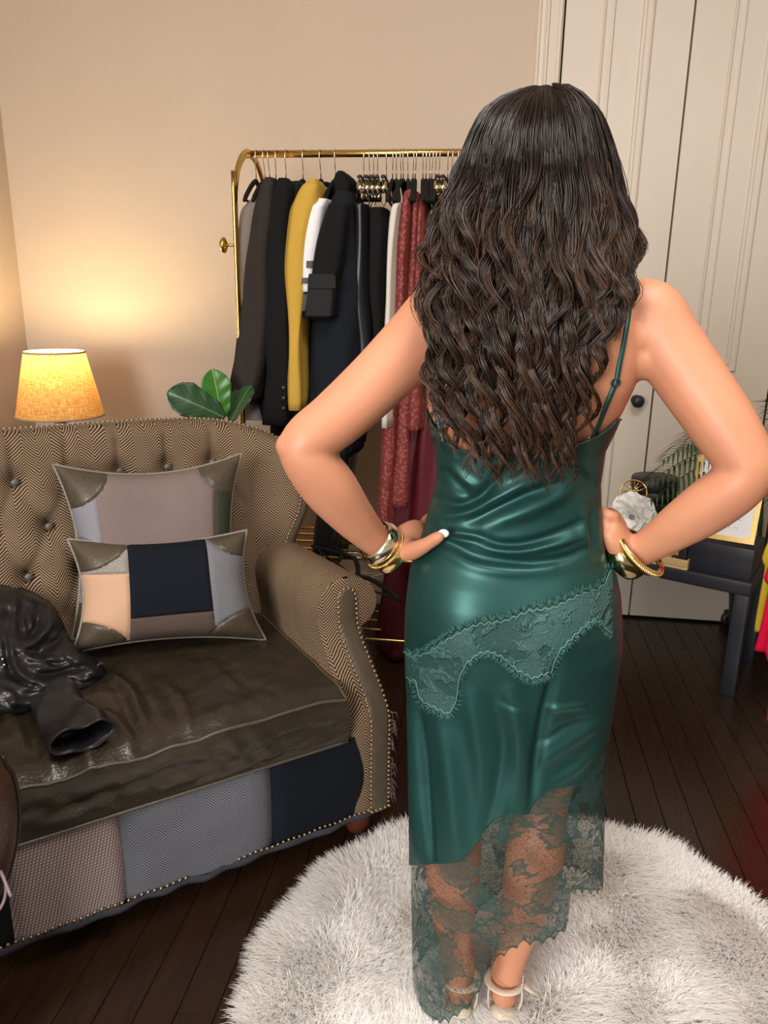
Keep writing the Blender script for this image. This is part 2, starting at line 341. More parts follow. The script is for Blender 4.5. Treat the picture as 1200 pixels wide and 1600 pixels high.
# apron patches
def patch(s0, s1, mat, label):
    u = np.linspace(0, 1, 24); v = np.linspace(0, 1, 12); U, V = np.meshgrid(u, v); s = s0+(s1-s0)*U; z = .095+.245*V
    d = .012-.018*np.minimum(1, 9*np.minimum(U, 1-U))**.5-.006*np.sin(math.pi*V)+.0015*wob(np.stack([s*3, z*3], 2), 9, int(s0*100))
    P = np.stack([-s, d, z], 2); o = MB().grid(P, uv=np.stack([s, z], 2), flip=True).build('apron_patch', mat, sofa); o['label'] = label; return o
patch(.052, .327, NAVY, 'plain navy wool patch'); patch(.327, .684, GREYHB, 'grey herringbone patch'); patch(.684, .915, PINKCHK, 'pink and brown checked patch'); patch(.915, SW-.05, BLACKW, 'black wool patch')
nm = MB()
for q in np.arange(.03, 1.35, .0145):
    if .435 < q < .55: continue
    nm.ball((-q, -.012, .108+.0015*math.sin(q*70)), .0046, 4, (1, .7, 1))
tag(nm.build('nailhead_trim', NAIL, sofa), kind='stuff')
P = np.array([[(-s, -.004+.004*math.sin(s*60)-y, z+.003*math.sin(s*23)+.002*math.sin(s*71)) for s in np.linspace(.02, 1.4, 90)] for z, y in ((.104, .006), (.094, .008), (.083, .004), (.08, -.004))])
MB().grid(P).build('hem_fringe', m_wool('dark_hem_weave', (.05, .053, .066), var=.6, fine=500), sofa)
# seat cushion
nx, ny = 110, 70; s0, s1, d0, d1 = .124, SW-.124, -.012, .66
V, Fq = rounded_box(s1-s0, d1-d0, .16, .022, 6)
cu = MB()
U, Vv = np.meshgrid(np.linspace(0, 1, nx), np.linspace(0, 1, ny)); sg = s0+(s1-s0)*U; dg = d0+(d1-d0)*Vv
ridges = [([(165,1050),(205,1085),(232,1150)], .016), ([(250,1060),(285,1100),(296,1142)], .012), ([(62,1120),(75,1165),(86,1205)], .014), ([(150,1110),(190,1135),(208,1168)], .011), ([(318,1025),(352,1062),(390,1085)], .006), ([(110,1120),(135,1165),(140,1195)], .008), ([(395,1080),(430,1092)], .004), ([(340,1100),(372,1108)], .004), ([(20,1110),(38,1180)], .01)]
topz = np.full_like(sg, .487)+.016*np.sin(math.pi*np.clip((sg-s0)/(s1-s0), 0, 1))**.6*np.sin(math.pi*np.clip(Vv, 0, 1))**.5-.004
sd2 = np.stack([sg.ravel(), dg.ravel()], 1)
for pl, h in ridges:
    q = np.array([SZ(px, py, .487) for px, py in pl]); q = np.stack([-q[:, 0], q[:, 1]], 1); q = spline(q, 10); dist, t = seg_dist(sd2, q)
    h *= 1.7; topz += (h*np.exp(-(dist/.012)**2)*np.sin(math.pi*np.clip(t, .02, .98))**.7-.5*h*np.exp(-(dist/.035)**2)).reshape(topz.shape)
topz += .0016*wob(np.stack([sg, dg], 2), 42, 5)+.0008*wob(np.stack([sg, dg*1.4], 2), 110, 6)
topz -= .016*np.exp(-(Vv*ny/3.2)**2)+.012*np.exp(-((1-U)*nx/4)**2)+.012*np.exp(-(U*nx/4)**2)
cu.grid(np.stack([-sg, dg, topz], 2), flip=True)
zf = np.linspace(0, 1, 20); U2, Z2 = np.meshgrid(np.linspace(0, 1, nx), zf); sf = s0+(s1-s0)*U2
zt = topz[0][None, :]; zz = .338+(zt-.338)*Z2
df = d0-.012*np.sin(math.pi*Z2)**.6+(.0035*wob(np.stack([sf, Z2*.16], 2), 60, 9)+.005*wob(np.stack([sf*.6+Z2*.16, Z2*.5], 2), 32, 10))*np.sin(math.pi*Z2)
cu.grid(np.stack([-sf, df, zz], 2), flip=True)
for e, fl_ in ((0, True), (-1, False)):
    cu.grid(np.stack([[np.stack([np.full(ny, -(s0 if e == 0 else s1)), dg[:, 0], .338+(topz[:, e]-.338)*k], 1) for k in np.linspace(0, 1, 6)]][0], 0), flip=not fl_)
cu.grid(np.array([[(-s0, d0, .338), (-s1, d0, .338)], [(-s0, d1, .338), (-s1, d1, .338)]]))
cush = cu.build('seat_cushion', OLEATH, sofa)
pp = MB(); top_edge = [(-s, d0-.002, z+.001) for s, z in zip(sg[0], topz[0])]
pp.tube(top_edge, .0042, 6); pp.tube([(-s, d0-.001, .338) for s in np.linspace(s0, s1, 40)], .0045, 6); pp.tube([(-s0-.001, d, z) for d, z in zip(dg[:, 0], topz[:, 0])], .004, 6)
pp.build('piping', PIPEM, cush)
# back
SEDGE = np.array([(.42,.0),(.60,.0),(.66,-.012),(.70,-.03),(.76,-.068),(.80,-.083),(.84,-.087),(.89,-.074),(.94,-.05),(.97,-.028),(.995,.01),(1.013,.05),(1.03,.105),(1.043,.17),(1.051,.25),(1.057,.40)])
BUT = [(.70+.137*(k-4), .925) for k in range(9)]+[(.70+.137*(k-3.5), .80) for k in range(8)]+[(.70+.137*(k-4), .675) for k in range(9)]
q = SD(25, 760, .69); dx = -q[0]-.70
while dx > .07: dx -= .137
while dx < -.07: dx += .137
BUT = [(s+dx, z) for s, z in BUT if -.0 < s+dx < SW]
zr = np.concatenate([np.linspace(.42, .97, 62), np.linspace(.975, 1.057, 26)]); cc = np.linspace(0, 1, 190)
se = np.interp(zr, SEDGE[:, 0], SEDGE[:, 1]); S = se[:, None]+(SW-2*se[:, None])*cc[None, :]; Z = np.repeat(zr[:, None], len(cc), 1)
ztop = np.interp(np.minimum(S, SW-S), SEDGE[6:, 1], SEDGE[6:, 0]); edist = np.minimum(np.minimum(S, SW-S)-se[:, None]*0-se[:, None], (ztop-Z)*1.4+.0)
Dd = .565+.15*(Z-.45)/.62-.045*smoothstep(.22, -.05, np.minimum(S, SW-S))
rr = .05; tt = np.clip(edist/rr, 0, 1); Dd += rr*(1-np.sqrt(np.clip(1-(1-tt)**2, 0, 1)))*.9
for s, z in BUT:
    r2 = ((S-s)**2+(Z-z)**2); Dd += .030*np.exp(-r2/.0011)+.010*np.exp(-r2/.006)
for s, z in BUT:
    if z > .9: Dd += .010*np.exp(-((S-s)/.010)**2)*smoothstep(z-.01, z+.02, Z)*smoothstep(1.08, 1.0, Z)
    for ds in (-.0685, .0685):
        a = np.array([s, z]); b = np.array([s+ds, z-.125]); dist, t = seg_dist(np.stack([S.ravel(), Z.ravel()], 1), [a, b]); Dd += (.007*np.exp(-(dist/.010)**2)).reshape(S.shape)*(Z > .56)
Pf = np.stack([-S, Dd, Z], 2)
bm_ = MB(); bm_.grid(Pf, uv=np.stack([S, Z+.012*np.sin(S*20)], 2), flip=True)
border = np.concatenate([Pf[:, 0], Pf[-1, 1:], Pf[::-1, -1][1:]]); bb = border.copy(); bb[:, 1] = .80
bmid = border.copy(); bmid[:, 1] = border[:, 1]*.5+.40; bmid[:, 2] += .004
bm_.grid(np.stack([border, bmid, bb]), flip=True)
n0 = bm_.n; bm_.add(bb, [tuple(range(len(bb)))[::-1]])
back = bm_.build('backrest', TWEED, sofa)
bt = MB()
for s, z in BUT:
    d = .565+.15*(z-.45)/.62+.030
    b_ = MB(); b_.ball((0, 0, 0), .011, 6, (1, .6, 1)); o = b_.build('tuft_button', m_leather('button_leather', (.10, .09, .075), .3) if s == BUT[0][0] and z == BUT[0][1] else bpy.data.materials['button_leather'], back); o.location = (-s, d-.002, z)
# top piping, leather wing facings and nails
edge = border.copy(); edge[:, 1] -= .002
MB().tube(edge[::2]+np.array([0, .012, .0]), .0045, 6).build('piping', PIPEM, back)
nm = MB(); L = np.concatenate([[0], np.cumsum(np.linalg.norm(np.diff(border, axis=0), axis=1))])
for q in np.arange(.35, L[-1]-.35, .0135):
    p = np.array([np.interp(q, L, border[:, k]) for k in range(3)]); nm.ball(p+np.array([0, .012, .004]), .0045, 4)
for side in (0, 1):
    rows = []
    for z in np.linspace(.655, .905, 22):
        s_ = np.interp(z, SEDGE[:, 0], SEDGE[:, 1]); w = .044*smoothstep(.915, .87, z)+.006
        rows.append([((-(s_-.004+w*t) if side == 0 else -(SW-(s_-.004+w*t))), .565+.15*(z-.45)/.62-.045*float(smoothstep(.22, -.05, s_+w*t))+.045*(1-math.sqrt(1-(1-min(max(w*t, 0)/.05, 1))**2))-.007-.006*math.sin(math.pi*t)**.6, z) for t in np.linspace(0, 1, 8)])
    rows = np.array(rows); MB().grid(rows, flip=side == 1).build('wing_facing', OLEATH2, back)
    for c in (0, -1):
        e = rows[:, c]; L2 = np.concatenate([[0], np.cumsum(np.linalg.norm(np.diff(e, axis=0), axis=1))])
        for q in np.arange(.004, L2[-1], .0125): nm.ball([np.interp(q, L2, e[:, k]) for k in range(3)]+np.array([0, -.006, 0]), .0046, 4)
tag(nm.build('nailhead_trim', NAIL, back), kind='stuff')
for s in (.055, SW-.055):
    for d in (.06, .70):
        f_ = MB().lathe([(.022, 0), (.03, .008), (.036, .03), (.036, .05), (.028, .07), (.034, .085), (.034, .1)], sides=20).build('bun_foot', WOODRED, sofa); f_.location = (-s, d, 0)

# ------------------------------------------------------------------ pillows
def pillow(name, corners, thick, regions, mats, label, pip, sag=.085, n=84):
    """corners BL, BR, TR, TL in settee coordinates; regions: f(u,v)->id ; u,v in 0..1; mats: id -> (name, material, label)"""
    root = empty(name, SO, math.atan2(.519, .855)); tag(root, label, 'pillow'); cr = np.array(corners, float)
    nrm = np.cross(cr[1]-cr[0], cr[3]-cr[0]); nrm /= np.linalg.norm(nrm); w = np.linalg.norm(cr[1]-cr[0]); h = np.linalg.norm(cr[3]-cr[0])
    def warp(u, v):
        U = 2*u-1; V = 2*v-1
        x = u-sag*U*(1-V*V)*np.abs(U)**1.5; y = v-sag*1.1*V*(1-U*U)*np.abs(V)**1.5
        base = (cr[0]*((1-x)*(1-y))[..., None]+cr[1]*(x*(1-y))[..., None]+cr[2]*(x*y)[..., None]+cr[3]*((1-x)*y)[..., None])
        t = thick*np.clip((1-U**4)*(1-V**4), 0, 1)**.62
        return base, t
    u, v = np.meshgrid(np.linspace(0, 1, n), np.linspace(0, 1, n)); lines, rid = regions
    cell = 1/(n-1)
    for fn in lines:
        e = 1e-4; f0 = fn(u, v); gx = (fn(u+e, v)-f0)/e; gy = (fn(u, v+e)-f0)/e; g2 = gx**2+gy**2+1e-9; dist = np.abs(f0)/np.sqrt(g2)
        m = (dist < cell*.52) & (u > 0) & (u < 1) & (v > 0) & (v < 1); u = np.where(m, u-f0*gx/g2, u); v = np.where(m, v-f0*gy/g2, v)
    base, t = warp(u, v); seam = np.full(u.shape, 1.); own = rid(u+.0004, v+.0003)
    for rr0, val in ((.022, .75), (.015, .45), (.009, .2), (.004, .0)):
        for du_, dv_ in ((rr0, 0), (-rr0, 0), (0, rr0), (0, -rr0)): seam = np.where(rid(u+du_, v+dv_) != own, np.minimum(seam, val), seam)
    t2 = t-(.006*(1-np.clip(seam, 0, 1))**2)+.003*wob(np.stack([u*3, v*3], 2), 3.5, 3)*np.clip(t/thick, 0, 1)
    Pf = base+nrm*t2[..., None]; uv = np.stack([u*w, v*h], 2); uc = (u[:-1, :-1]+u[1:, 1:]+u[1:, :-1]+u[:-1, 1:])/4; vc = (v[:-1, :-1]+v[1:, 1:]+v[1:, :-1]+v[:-1, 1:])/4; ids = rid(uc, vc)
    flat = Pf.reshape(-1, 3); fuv = uv.reshape(-1, 2)
    for k, (pn, mt, lb) in mats.items():
        r, c = np.where(ids == k); q = np.stack([r*n+c, r*n+c+1, (r+1)*n+c+1, (r+1)*n+c], 1)
        if not len(q): continue
        quad = (uc[r, c] > .5)*2+(vc[r, c] > .5) if pn == 'leather_corner' else np.zeros(len(r), int)
        for kk in np.unique(quad):
            used, inv = np.unique(q[quad == kk], return_inverse=True); o = MB().add(flat[used], inv.reshape(-1, 4), fuv[used]).build(pn, mt, root)
            if lb: o['label'] = lb
    ub, vb = np.meshgrid(np.linspace(0, 1, 30), np.linspace(0, 1, 30)); bs, tb = warp(ub, vb); MB().grid(bs-nrm*tb[..., None], flip=True).build('pillow_back', OLEATH2, root)
    k = np.linspace(0, 1, 40); o1 = np.zeros(40); eu = np.concatenate([k, o1+1, k[::-1], o1]); ev = np.concatenate([o1, k, o1+1, k[::-1]]); keep = np.r_[0:39, 40:79, 80:119, 120:159]
    ed, _ = warp(eu[keep], ev[keep]); MB().tube(ed, .0042, 6, closed=True).build('piping', pip, root); return root
PIPL = m_leather('light_piping', (.17, .15, .12), .3)
def crn(px, py, d): return SD(px, py, d)
# back pillow
lines = [lambda u, v: u-.17, lambda u, v: u-.83, lambda u, v: np.hypot(u, (v-1))-.26, lambda u, v: np.hypot(u-1, (v-1))-.26, lambda u, v: v-.86+0*u, lambda u, v: v-.90+.2*(u-.83)]
def ridb(u, v):
    r = np.full(u.shape, 1); r[u < .17] = 2; r[(u < .17) & (v > .86)] = 6; r[u > .83] = 3; r[(u > .83) & (v > .90-.2*(u-.83))] = 4; r[np.hypot(u, v-1) < .26] = 5; r[np.hypot(u-1, v-1) < .26] = 5; r[np.hypot(u, v) < .2] = 5; r[np.hypot(u-1, v) < .2] = 5; return r
pillow('throw_pillow', [crn(112, 1000, .50), crn(385, 960, .44), crn(378, 708, .57), crn(82, 725, .63)], .085, (lines, ridb),
       {1: ('centre_patch', TAUPEHB, 'taupe herringbone patch'), 2: ('side_patch', GREYW, 'grey flannel patch'), 3: ('side_patch', OLIVE, 'olive wool patch'), 4: ('strip_patch', NAVY, 'navy patch'), 6: ('strip_patch', CHARC, 'charcoal woven patch'), 5: ('leather_corner', OLEATH2, 'olive leather corner')},
       'patchwork pillow with taupe herringbone centre leaning on settee back', PIPL)
lines = [lambda u, v: u-.295-.03*(v-.5), lambda u, v: u-.735-.02*(v-.5), lambda u, v: v-.29-.06*(u-.5), lambda u, v: v-.68, lambda u, v: np.hypot((u+.02), (v-1.04))-.34, lambda u, v: np.hypot(u-1.02, v-1.03)-.26, lambda u, v: np.hypot(u+.02, v+.03)-.30, lambda u, v: np.hypot(u-1.02, v+.03)-.33, lambda u, v: v-.15]
def ridf(u, v):
    r = np.full(u.shape, 1); L_ = u < .295+.03*(v-.5); R_ = u > .735+.02*(v-.5); lo = v < .29+.06*(u-.5)
    r[lo] = 2; r[L_] = 3; r[L_ & (v > .68)] = 4; r[R_] = 5; r[R_ & (v < .15)] = 7
    r[np.hypot(u+.02, v-1.04) < .34] = 6; r[np.hypot(u-1.02, v-1.03) < .26] = 6; r[np.hypot(u+.02, v+.03) < .30] = 6; r[np.hypot(u-1.02, v+.03) < .33] = 6; return r
pillow('throw_pillow', [crn(112, 1020, .435), crn(416, 1000, .335), crn(386, 828, .42), crn(105, 842, .52)], .075, (lines, ridf),
       {1: ('centre_patch', NAVY, 'black-navy wool patch'), 2: ('lower_patch', BROWNW, 'dark brown patch'), 3: ('side_patch', PEACH, 'peach suede patch'), 4: ('side_patch', SPECK, 'speckled grey patch'), 5: ('side_patch', CHARC, 'black and white tweed patch'), 7: ('strip_patch', BLACKW, 'charcoal strip'), 6: ('leather_corner', OLEATH2, 'olive leather corner')},
       'smaller patchwork pillow with navy centre and peach patch, in front', PIPL, sag=.07)

# ------------------------------------------------------------------ remeshing helper for soft bodies
def remesh(mb, voxel, smooth=6, fac=.5):
    o = mb.build('tmp_shape'); md = o.modifiers.new('r', 'REMESH'); md.mode = 'VOXEL'; md.voxel_size = voxel; md.use_smooth_shade = True
    if smooth: s = o.modifiers.new('s', 'SMOOTH'); s.iterations = smooth; s.factor = fac
    dg_ = bpy.context.evaluated_depsgraph_get(); me = bpy.data.meshes.new_from_object(o.evaluated_get(dg_)); bpy.data.objects.remove(o); return me
def mesh_np(me):
    v = np.empty(len(me.vertices)*3, np.float32); me.vertices.foreach_get('co', v); n = np.empty(len(me.vertices)*3, np.float32); me.vertex_normals.foreach_get('vector', n); return v.reshape(-1, 3).astype(float), n.reshape(-1, 3).astype(float)
def set_np(me, v): me.vertices.foreach_set('co', v.astype(np.float32).ravel()); me.update()

# ------------------------------------------------------------------ black leather jacket thrown on the seat
JR = np.array([(918, 22), (924, 40), (932, 58), (945, 80), (960, 93), (985, 104), (1005, 113), (1020, 126), (1034, 150), (1044, 163), (1054, 163), (1064, 156), (1075, 140), (1085, 116), (1096, 88), (1106, 62), (1116, 44)], float)
def SZs(px, py, z): return SZ(px, py, z)[1]
jy = np.linspace(918, 1116, 90); jt = np.linspace(0, 1, 90); dbot = SZs(60, 1114, .492); JP = []; JPX = []
for y in jy:
    xr = np.interp(y, JR[:, 0], JR[:, 1]); row = []; f = (1116-y)/198
    for t in jt:
        x = -90+(xr+90)*t; edge = np.clip((xr-x)/34, 0, 1); et = np.clip((y-918)/30, 0, 1); eb = np.clip((1116-y)/22, 0, 1)
        d = dbot-.035+(.60-dbot)*f**1.15+.055*(1-math.sqrt(1-(1-edge)**2))+.03*(1-math.sqrt(1-(1-et)**2))+.04*(1-math.sqrt(1-(1-eb)**2)); row.append(d); JPX.append((x, y))
    JP.append(row)
JD = np.array(JP); JPX = np.array(JPX)
JF = [([(36, 962), (38, 983)], .012, 4), ([(44, 957), (50, 979)], .012, 4), ([(81, 953), (77, 979), (55, 1002), (34, 1012)], .022, 7), ([(102, 975), (94, 996), (79, 1011)], -.022, 6), ([(32, 1017), (55, 1030), (87, 1029)], .016, 5), ([(13, 992), (23, 1038), (38, 1057), (70, 1070), (100, 1072)], .020, 5), ([(8, 992), (16, 1045), (32, 1066), (60, 1078)], -.016, 5), ([(45, 1050), (75, 1055), (110, 1045), (150, 1040)], -.018, 6), ([(23, 1066), (53, 1077), (72, 1075)], .012, 4), ([(60, 1020), (85, 1038), (115, 1030)], -.014, 5), ([(90, 1010), (120, 1035), (150, 1052)], .014, 7), ([(115, 1030), (124, 1026)], .006, 3), ([(25, 940), (22, 975), (25, 1010)], .014, 7), ([(60, 945), (58, 975), (45, 1000)], -.012, 6), ([(0, 1075), (18, 1085), (22, 1100)], .012, 5), ([(0, 1100), (30, 1107), (70, 1102)], -.010, 4), ([(105, 1062), (130, 1068), (155, 1060)], -.012, 4), ([(-60, 960), (-30, 1000), (-20, 1060)], .02, 10)]
jd = np.zeros(len(JPX))
for pl, h, w in JF:
    dd_, t_ = seg_dist(JPX, spline(np.array(pl, float), 14)); jd += h*np.exp(-(dd_/w)**2)*np.sin(math.pi*np.clip(.08+.84*t_, 0, 1))**.5
jd += .006*wob(JPX, .06, 41)+.003*wob(JPX, .16, 42)
JD = JD-jd.reshape(JD.shape)*1.15
PJ = np.array([[SD(JPX[r*90+c][0], JPX[r*90+c][1], JD[r, c]) for c in range(90)] for r in range(90)]); PJ[..., 2] = np.maximum(PJ[..., 2], .494)
jm = MB(); jm.grid(PJ, flip=True)
PB = PJ.copy(); PB[..., 1] = np.maximum(PJ[..., 1]+.02, np.minimum(PJ[..., 1]+.12, .56)); jb_ = np.concatenate([PJ[0], PJ[1:, -1], PJ[-1, ::-1][1:], PJ[::-1, 0][1:]]); jb2 = jb_.copy(); jb2[:, 1] += .03; jm.grid(np.stack([jb_, jb2]), flip=False)
jacket = jm.build('leather_jacket', BLEATH); jacket.location = SO; jacket.rotation_euler = (0, 0, math.atan2(.519, .855)); tag(jacket, 'crumpled black leather jacket thrown on the settee seat', 'jacket')
# sleeve lying on the seat with an open cuff
cen = spline([SZ(82, 1082, .53), SZ(98, 1108, .526), SZ(114, 1132, .522), SZ(130, 1154, .52)], 26); wd_ = np.linspace(.052, .070, 26)
SP = tube_pts(cen, wd_, 40, .42, (0, 0, 1)); ang = np.linspace(0, 2*math.pi, 40, endpoint=False)
SP += (.010*wob(SP*np.array([1, 1, 0]), 34, 51)+.005*wob(SP, 80, 52))[..., None]*np.array([0, -.3, 1]); SP[..., 2] = np.maximum(SP[..., 2], .490)
ins = SP[::-1][:8].copy(); mid = SP.mean(1)[::-1][:8]; ins = mid[:, None]+(ins-mid[:, None])*np.linspace(.93, .7, 8)[:, None, None]
MB().grid(np.concatenate([SP, ins]), True, False, flip=True).build('sleeve', BLEATH, jacket)
rim = SP[-1]; MB().tube(rim, .003, 6, closed=True).build('cuff_edge', BLEATH, jacket)
c = SD(158, 1047, JD[58, -1]-.01); MB().tube([c+np.array([.012*math.cos(t), -.004, .02*math.sin(t)]) for t in np.linspace(0, 2*math.pi, 24, endpoint=False)], .005, 8, closed=True).build('cuff_edge', BLEATH, jacket)
for q in ((5, 1031), (10, 1040)):
    r_ = int((q[1]-918)/198*89); c_ = int((q[0]+90)/(np.interp(q[1], JR[:, 0], JR[:, 1])+90)*89); MB().ball(PJ[r_, c_]+np.array([0, -.003, 0]), .0035, 6).build('snap_stud', CHROME, jacket)

# ------------------------------------------------------------------ brown leather bag at the frame's left edge
bgd = -.17; ep = np.array([SD(px, py, bgd) for px, py in [(-6, 1165), (8, 1195), (20, 1215), (28, 1262), (25, 1310), (12, 1362), (-2, 1400), (-20, 1460)]]); ep = spline(ep, 30)
zb0 = ep[-1, 2]; cx = ep[:, 0].max()-.17
bag = empty('leather_bag', SO, math.atan2(.519, .855)); tag(bag, 'dark brown leather bag cut off at the left edge', 'bag')
BRL = m_leather('dark_brown_leather', (.05, .024, .015), .28, wear=(.10, .05, .03))
a = np.linspace(0, 2*math.pi, 48, endpoint=False)
prof = [(ep[i, 0]-cx, ep[i, 2]) for i in range(len(ep))]+[(.085, .03), (.085, .004), (.01, .004)]
P = np.array([np.stack([cx+r*np.cos(a), bgd+.6*r*np.sin(a), np.full(48, z)], 1) for r, z in prof]); MB().grid(P[::-1], True, True).build('bag_body', BRL, bag)
MB().tube(np.array([(x+.002, bgd-.002, z) for x, y, z in ep[2:26]]), .004, 6).build('edge_piping', m_leather('dark_piping', (.02, .01, .008), .3), bag)
st = spline([(ep[14, 0]-.03, bgd-.10, ep[19, 2]), SD(2, 1362, bgd-.06), SD(9, 1380, bgd-.06), SD(8, 1402, bgd-.06), SD(0, 1420, bgd-.06), SD(-12, 1430, bgd-.05)], 24); MB().tube(st, .003, 6).build('strap_loop', m_leather('mauve_strap', (.2, .15, .16), .4), bag)
# ------------------------------------------------------------------ table lamp on a small side table in the corner
LC = atY(90, 600, 3.15); lx, ly = LC[0], LC[1]
zt_, zb_ = atY(90, 550, 3.15)[2], atY(90, 648, 3.15)[2]; rt_ = (atY(132, 548, 3.15)[0]-atY(42, 548, 3.15)[0])/2; rb_ = (atY(155, 645, 3.15)[0]-atY(25, 645, 3.15)[0])/2
def m_shade():
    m, nt, b = newmat('linen_shade', (.62, .40, .16), .9, 0, .1); uv = coords(nt, 'UV'); sx = nd(nt, 'ShaderNodeMapping', {'Vector': uv, 'Scale': (260.0, 30.0, 1.0)}).outputs[0]; sy = nd(nt, 'ShaderNodeMapping', {'Vector': uv, 'Scale': (30.0, 260.0, 1.0)}).outputs[0]
    w = mth(nt, 'ADD', noise(nt, sx, 1.0, 3), noise(nt, sy, 1.0, 3)); f = nd(nt, 'ShaderNodeMapRange', {'Value': w, 'From Min': .8, 'From Max': 1.2}).outputs[0]
    c = mixc(nt, f, (.42, .21, .05), (.72, .46, .18)); nt.links.new(c, b.inputs['Base Color'])
    tr = nd(nt, 'ShaderNodeBsdfTranslucent', {'Color': c}); mx = nd(nt, 'ShaderNodeMixShader', {0: .2, 1: b.outputs[0], 2: tr.outputs[0]}); nt.links.new(mx.outputs[0], nt.nodes['Material Output'].inputs[0]); return m
table = empty('side_table', (lx, ly, 0)); tag(table, 'small dark wooden side table in the corner behind the settee', 'table')
TT = .58; MB().lathe([(.20, TT-.025), (.215, TT-.02), (.215, TT-.004), (.21, TT), (.001, TT)], sides=36).build('table_top', WOODRED, table)
for k in range(3):
    a = k*2.094+.4; MB().tube([(.15*math.cos(a), .15*math.sin(a), TT-.022), (.19*math.cos(a), .19*math.sin(a), 0)], [.016, .011], 10).build('leg', WOODRED, table)
lamp = empty('table_lamp', (lx, ly, TT)); tag(lamp, 'small table lamp with lit tapered linen shade in the corner', 'lamp')
ht, hb = zt_-TT, zb_-TT
MB().lathe([(.07, 0), (.075, .01), (.06, .022), (.035, .05), (.06, .11), (.075, .17), (.06, .24), (.025, .285), (.016, .30), (.016, hb-.045), (.03, hb-.03), (.036, hb-.01), (.028, hb+.008), (.012, hb+.02), (.01, hb+.06)], sides=32).build('lamp_base', CHROME, lamp)
a = np.linspace(0, 2*math.pi, 64, endpoint=False); P = []
for k in np.linspace(0, 1, 12): r = rb_+(rt_-rb_)*k; P.append(np.stack([r*np.cos(a), r*np.sin(a), np.full(64, hb+(ht-hb)*k)], 1))
sh = MB(); PP = np.array(P); uvs = np.stack([np.broadcast_to(a*rb_, (12, 64)), PP[..., 2]], 2); sh.grid(PP, True, uv=uvs); shade = sh.build('lamp_shade', m_shade(), lamp)
TRIM = m_wool('shade_trim', (.45, .33, .22))
for z, r in ((hb, rb_), (ht, rt_)): MB().tube([(r*math.cos(t), r*math.sin(t), z) for t in np.linspace(0, 2*math.pi, 60, endpoint=False)], .0045, 6, closed=True).build('shade_rim', TRIM, lamp)
for k in range(3):
    t = k*2.094; MB().tube([(.01*math.cos(t), .01*math.sin(t), hb+.05), (rt_*.6*math.cos(t), rt_*.6*math.sin(t), ht-.03), (rt_*math.cos(t), rt_*math.sin(t), ht-.005)], .0018, 5).build('shade_spider', CHROME, lamp)
bm2, bnt, bb2 = newmat('lit_bulb', (1, .9, .7), .4); bb2.inputs['Emission Color'].default_value = (1, .78, .45, 1); bb2.inputs['Emission Strength'].default_value = 10
MB().lathe([(.012, hb+.06), (.014, ht-.10), (.028, ht-.075), (.03, ht-.06), (.022, ht-.045), (.001, ht-.04)], sides=20).build('light_bulb', bm2, lamp)
bl = bpy.data.lights.new('bulb_light', 'POINT'); bl.energy = 19; bl.color = (1.0, .76, .42); bl.shadow_soft_size = .035; bo = bpy.data.objects.new('bulb_light', bl); COL.objects.link(bo); bo.location = (lx, ly, TT+ht-.018)

# ------------------------------------------------------------------ fiddle leaf fig behind the settee
def m_leaf(name, c1, c2, rough=.35):
    m, nt, b = newmat(name, c1, rough, 0, .5); uv = coords(nt, 'UV'); sx = nd(nt, 'ShaderNodeSeparateXYZ', {0: uv}); au = mth(nt, 'ABSOLUTE', sx.outputs[0])
    vein = mth(nt, 'PINGPONG', mth(nt, 'SUBTRACT', sx.outputs[1], mth(nt, 'MULTIPLY', au, .8)), .06); f = nd(nt, 'ShaderNodeMapRange', {'Value': vein, 'From Min': 0.0, 'From Max': .006, 'To Min': 1.0, 'To Max': 0.0}).outputs[0]
    rib = nd(nt, 'ShaderNodeMapRange', {'Value': au, 'From Min': 0.008, 'From Max': .022, 'To Min': 1.0, 'To Max': 0.0}).outputs[0]; ff = mth(nt, 'MAXIMUM', mth(nt, 'MULTIPLY', f, .6), rib)
    nt.links.new(mixc(nt, ff, c1, c2), b.inputs['Base Color']); return m
LEAF1 = m_leaf('fig_leaf_dark', (.012, .055, .018), (.10, .20, .06)); LEAF2 = m_leaf('fig_leaf_light', (.03, .14, .015), (.2, .36, .08))
def leafmesh(basep, tip, w, nrm, mat, parent, name='leaf', curl=.12, wav=.02, n=26):
    basep = np.asarray(basep, float); tip = np.asarray(tip, float); ax = tip-basep; L = np.linalg.norm(ax); ax = ax/L; nrm = np.asarray(nrm, float); nrm = nrm-ax*(nrm @ ax); nrm /= np.linalg.norm(nrm); sd = np.cross(ax, nrm)
    t = np.linspace(0, 1, n); wid = w*np.interp(t, [0, .04, .15, .3, .5, .68, .85, .95, 1], [.03, .12, .30, .36, .44, .5, .40, .22, .02]); U = np.linspace(-1, 1, 15); P = []
    for i in range(n):
        for_u = []
        for u in U: for_u.append(basep+ax*L*t[i]+sd*u*wid[i]+nrm*(-curl*L*(t[i]-.5)**2+.22*wid[i]*abs(u)**1.3+wav*w*(math.sin(t[i]*26-abs(u)*4)*abs(u))))
        P.append(for_u)
    uv = np.array([[(u*wid[i]/w, t[i]) for u in U] for i in range(n)]); o = MB().grid(np.array(P), uv=uv).build(name, mat, parent)
    md = o.modifiers.new('t', 'SOLIDIFY'); md.thickness = .0012; return o
pb = atY(352, 660, 2.66); fig = empty('fiddle_leaf_fig', (pb[0]+.02, pb[1]+.03, 0)); tag(fig, 'fiddle leaf fig with broad glossy leaves behind the settee', 'plant')
fo = np.array([pb[0]+.02, pb[1]+.03, 0]); LP = lambda px, py, Y: atY(px, py, Y)-fo
